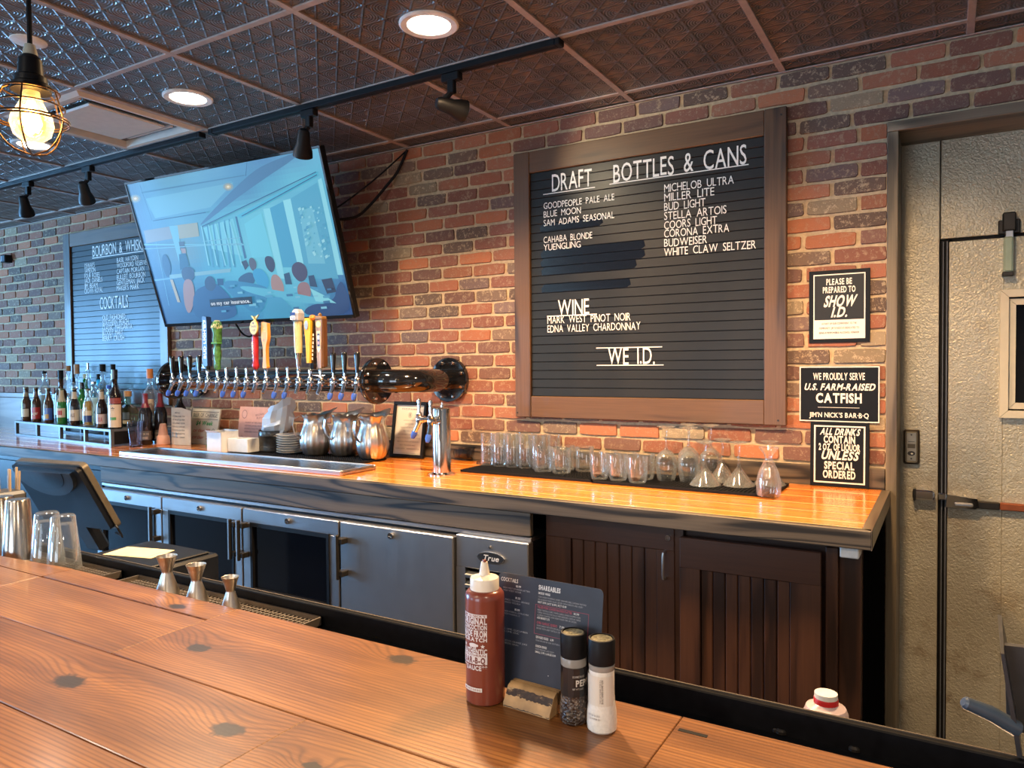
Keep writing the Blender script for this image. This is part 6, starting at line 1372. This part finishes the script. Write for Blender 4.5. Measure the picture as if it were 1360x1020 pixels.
cx0 = -.085; MB().prism([(x+cx0+cdw/2, z+cdh/2) for x, z in rr(cdw/2, cdh/2, .008)], .0012, M=Matrix.Translation((0, -.0006, 0))).build('card', CARD, c)
p = Paint(); W1 = (.60, .60, .60); G1 = (.30, .31, .34); R1 = (.33, .05, .09)
sxm = cx0+.075
def T_(s_, x, z, h, w__, col=W1, bold=.02): p.text(s_, x, z, h, col, w__, bold)
T_('COCKTAILS', cx0+.005, .163, .0058, .032); T_('SHAREABLES', sxm, .1595, .0068, .0385, bold=.04); T_('SMOKED WINGS', sxm, .1525, .0034, .021)
T_("YOUR CHOICE OF BUFFALO, HONEY HABANERO BBQ, CAROLINA MUSTARD", sxm, .1475, .0024, .083, G1, 0); T_('OR ALABAMA WHITE SAUCE. SERVED WITH CARROTS AND CELERY', sxm, .1435, .0024, .078, G1, 0); T_('HOT 11.99 | 6CT 10.99 | 9CT 15.99', sxm, .1390, .0030, .050)
p.frame(sxm-.004, .092, sxm+.088, .1365, .0005, R1)
T_('PULLED PORK LOADED NACHOS PLATTER', sxm, .1315, .0034, .060, R1); T_('14.99', sxm+.063, .1315, .0032, .009); T_('FRESH TORTILLA CHIPS, WHITE QUESO, HAND-CHOPPED PORK', sxm, .1275, .0024, .075, G1, 0); T_('TOPPED WITH PICO DE GALLO AND SHREDDED CHEDDAR CHEESE', sxm, .1237, .0024, .075, G1, 0); T_('JALAPENO, CILANTRO, SOUR CREAM. PULLED PORK OR CHICKEN', sxm, .1199, .0024, .068, G1, 0); T_('ADD BRISKET 3.75', sxm, .1155, .0030, .022)
T_('CHILI GARLIC QUESO', sxm, .1080, .0034, .036, R1); T_('7.99', sxm+.040, .1080, .0032, .008); T_('WHITE QUESO WITH PICO DE GALLO AND', sxm, .1040, .0024, .048, G1, 0); T_('SERVED WITH CRISP TORTILLA CHIPS', sxm, .1000, .0024, .044, G1, 0)
T_('DEVILED EGGS   6.99', sxm, .0860, .0034, .031); T_('FOUR HALVES OF OUR SOUTHERN STYLE', sxm, .0815, .0024, .050, G1, 0); T_('ONION RINGS', sxm, .0725, .0034, .020); T_('HAND BREADED AND CRISPY', sxm, .0685, .0024, .033, G1, 0); T_('SMALL 5.99 | LARGE 8.99', sxm, .0640, .0030, .036)
for z, a_, b_ in ((.152, '10.99', 'HIGH WEST BOURBON, BITTERS'), (.134, '10.25', 'BLANCO TEQUILA, ORANGE'), (.116, '10.00', 'PEACH VODKA, CITRUS MIX'), (.089, '', 'GIN, LIME, CUCUMBER'), (.071, '', 'PROSECCO, ORANGE JUICE')):
    if a_: T_(a_, cx0+.034, z+.0045, .003, .009)
    T_(b_, cx0+.010, z, .0024, .050, G1, 0); T_(b_[:14], cx0+.010, z-.004, .0024, .034, G1, 0)
p.disc(cx0+.10, .034, .0008, .0008, (.5, .5, .5), 8)
p.build('menu_print', c, flatmap((0, -.0006, 0), (1, 0, 0), (0, 0, 1)), PRINT, eps=.00001, base=.00012)
# pepper and salt grinders
def grinder(px, py, lab, salt):
    q = WZ(px, py, BARZ); s = 1.0; t = thing('salt_grinder' if salt else 'pepper_grinder', lab, 'grinder', (q.x, q.y, BARZ+.0004)); k = 1.0
    prof = [(0, 0), (.0185, 0), (.0212, .003), (.0218, .012), (.0212, .028), (.0190, .042), (.0183, .055), (.0182, .088), (.0172, .092), (0, .092)]
    if salt:
        MB().lathe([(r*.99, z) for r, z in prof], 36).build('salt_fill', plain('white_salt', (.72, .68, .62), .6, var=.08, vs=200, bs_=.2, coat=.8), t)
        MB().lathe([(.0172, .086), (.0186, .088), (.0186, .094), (.0165, .096), (0, .096)], 32).build('clear_shoulder', plain('greyish_clear', (.45, .42, .38), .15, trans=.4), t)
    else:
        MB().lathe([(r*.97, z*.5/.5) for r, z in prof[:8]]+[(0, .088)], 32).build('pepper_fill', pepper_mat(), t)
        MB().lathe([(.0172, .082), (.0190, .084), (.0192, .094), (.0175, .097), (0, .097)], 32).build('clear_shoulder', plain('greyish_clear_b', (.40, .38, .35), .12, trans=.4, var=0), t)
    MB().lathe([(0, .096), (.0188, .096), (.0192, .098), (.0196, .128), (.0185, .131), (.0160, .1315), (.0158, .129), (0, .129)], 40, flute=lambda a, z: .010*math.cos(30*a) if .099 < z < .127 else 0).build('grinder_cap', BLACKG if 0 else BLACK, t)
    o = MB().lathe([(0, .1292), (.0150, .1292), (.0150, .1300), (.0105, .1303), (.0100, .1297), (.0070, .1297), (.0068, .1303), (0, .1303)], 32).build('clear_lid', plain('lid_clear_%d' % salt, (.32, .30, .20), .12, .3, var=.5, vs=300), t)
    return t
def pepper_mat():
    m, nt, b = nt_of('peppercorns'); v = coords(nt, 'Object', False); n = nt.nodes.new('ShaderNodeTexVoronoi'); n.inputs['Scale'].default_value = 260; nt.links.new(v, n.inputs['Vector'])
    d = E(nt, n.outputs['Distance']); s_ = sep(nt, n.outputs['Color'])[0]
    nt.links.new(ramp(nt, s_, [(.0, (.012, .008, .006)), (.65, (.04, .022, .014)), (.93, (.16, .12, .09))]), b.inputs['Base Color']); b.inputs['Roughness'].default_value = .3; b.inputs['Coat Weight'].default_value = .9; b.inputs['Coat Roughness'].default_value = .05
    bump(nt, b, d, .8, .003); return m
g1 = grinder(762.5, 957, 'pepper grinder with black label, behind and left of the salt', False)
g2 = grinder(799.5, 968, 'salt grinder with clear body full of white salt, at the front', True)
def wraplabel(t, z0, z1, a0, a1, col, r, texts, name='label'):
    p = Paint(); N = 14
    for k in range(N): u0, u1 = a0+(a1-a0)*k/N, a0+(a1-a0)*(k+1)/N; p.poly([(u0*r, z0), (u1*r, z0), (u1*r, z1), (u0*r, z1)], col, k == 0)
    for (s_, u, z, h, c_, w__, rot) in texts: p.text(s_, u*r, z, h, c_, w__, .03, 0, 'l', rot=rot)
    return p.build(name, t, cylmap(r), PRINTG, eps=.0001, base=.0005)
wraplabel(g1, .042, .083, -3.1, 3.1, (.008, .008, .009), .0190, [('PEPPER', .60, .058, .0090, (.60, .56, .50), .034, 0), ('GOURMET BLACK', .35, .0705, .0028, (.35, .33, .3), .018, 0), ('NET WT 3.1 OZ', .35, .053, .0024, (.35, .33, .3), .016, 0)])
wraplabel(g2, .040, .082, -1.5, 1.35, (.66, .60, .52), .0189, [('SEA SALT GRINDER GOURMET BLEND', .52, .044, .0026, (.15, .12, .1), .034, PI/2), ('TWIST CAP TO GRIND. STORE IN A', .35, .044, .0018, (.25, .2, .18), .034, PI/2), ('SALT', -1.45, .055, .007, (.05, .05, .05), .010, 0)])
p = Paint(); p.text('BEST BY 06 2025', -.012, .026, .0026, (.35, .33, .33), .018, .02); p.text('L 22 4 1708 33', -.012, .0215, .0026, (.35, .33, .33), .018, .02); p.build('date_print', g2, lambda u, v_, d: ((.0217+d)*math.sin(u/.0217), -(.0217+d)*math.cos(u/.0217), v_), PRINTG)
bpy.context.view_layer.update()
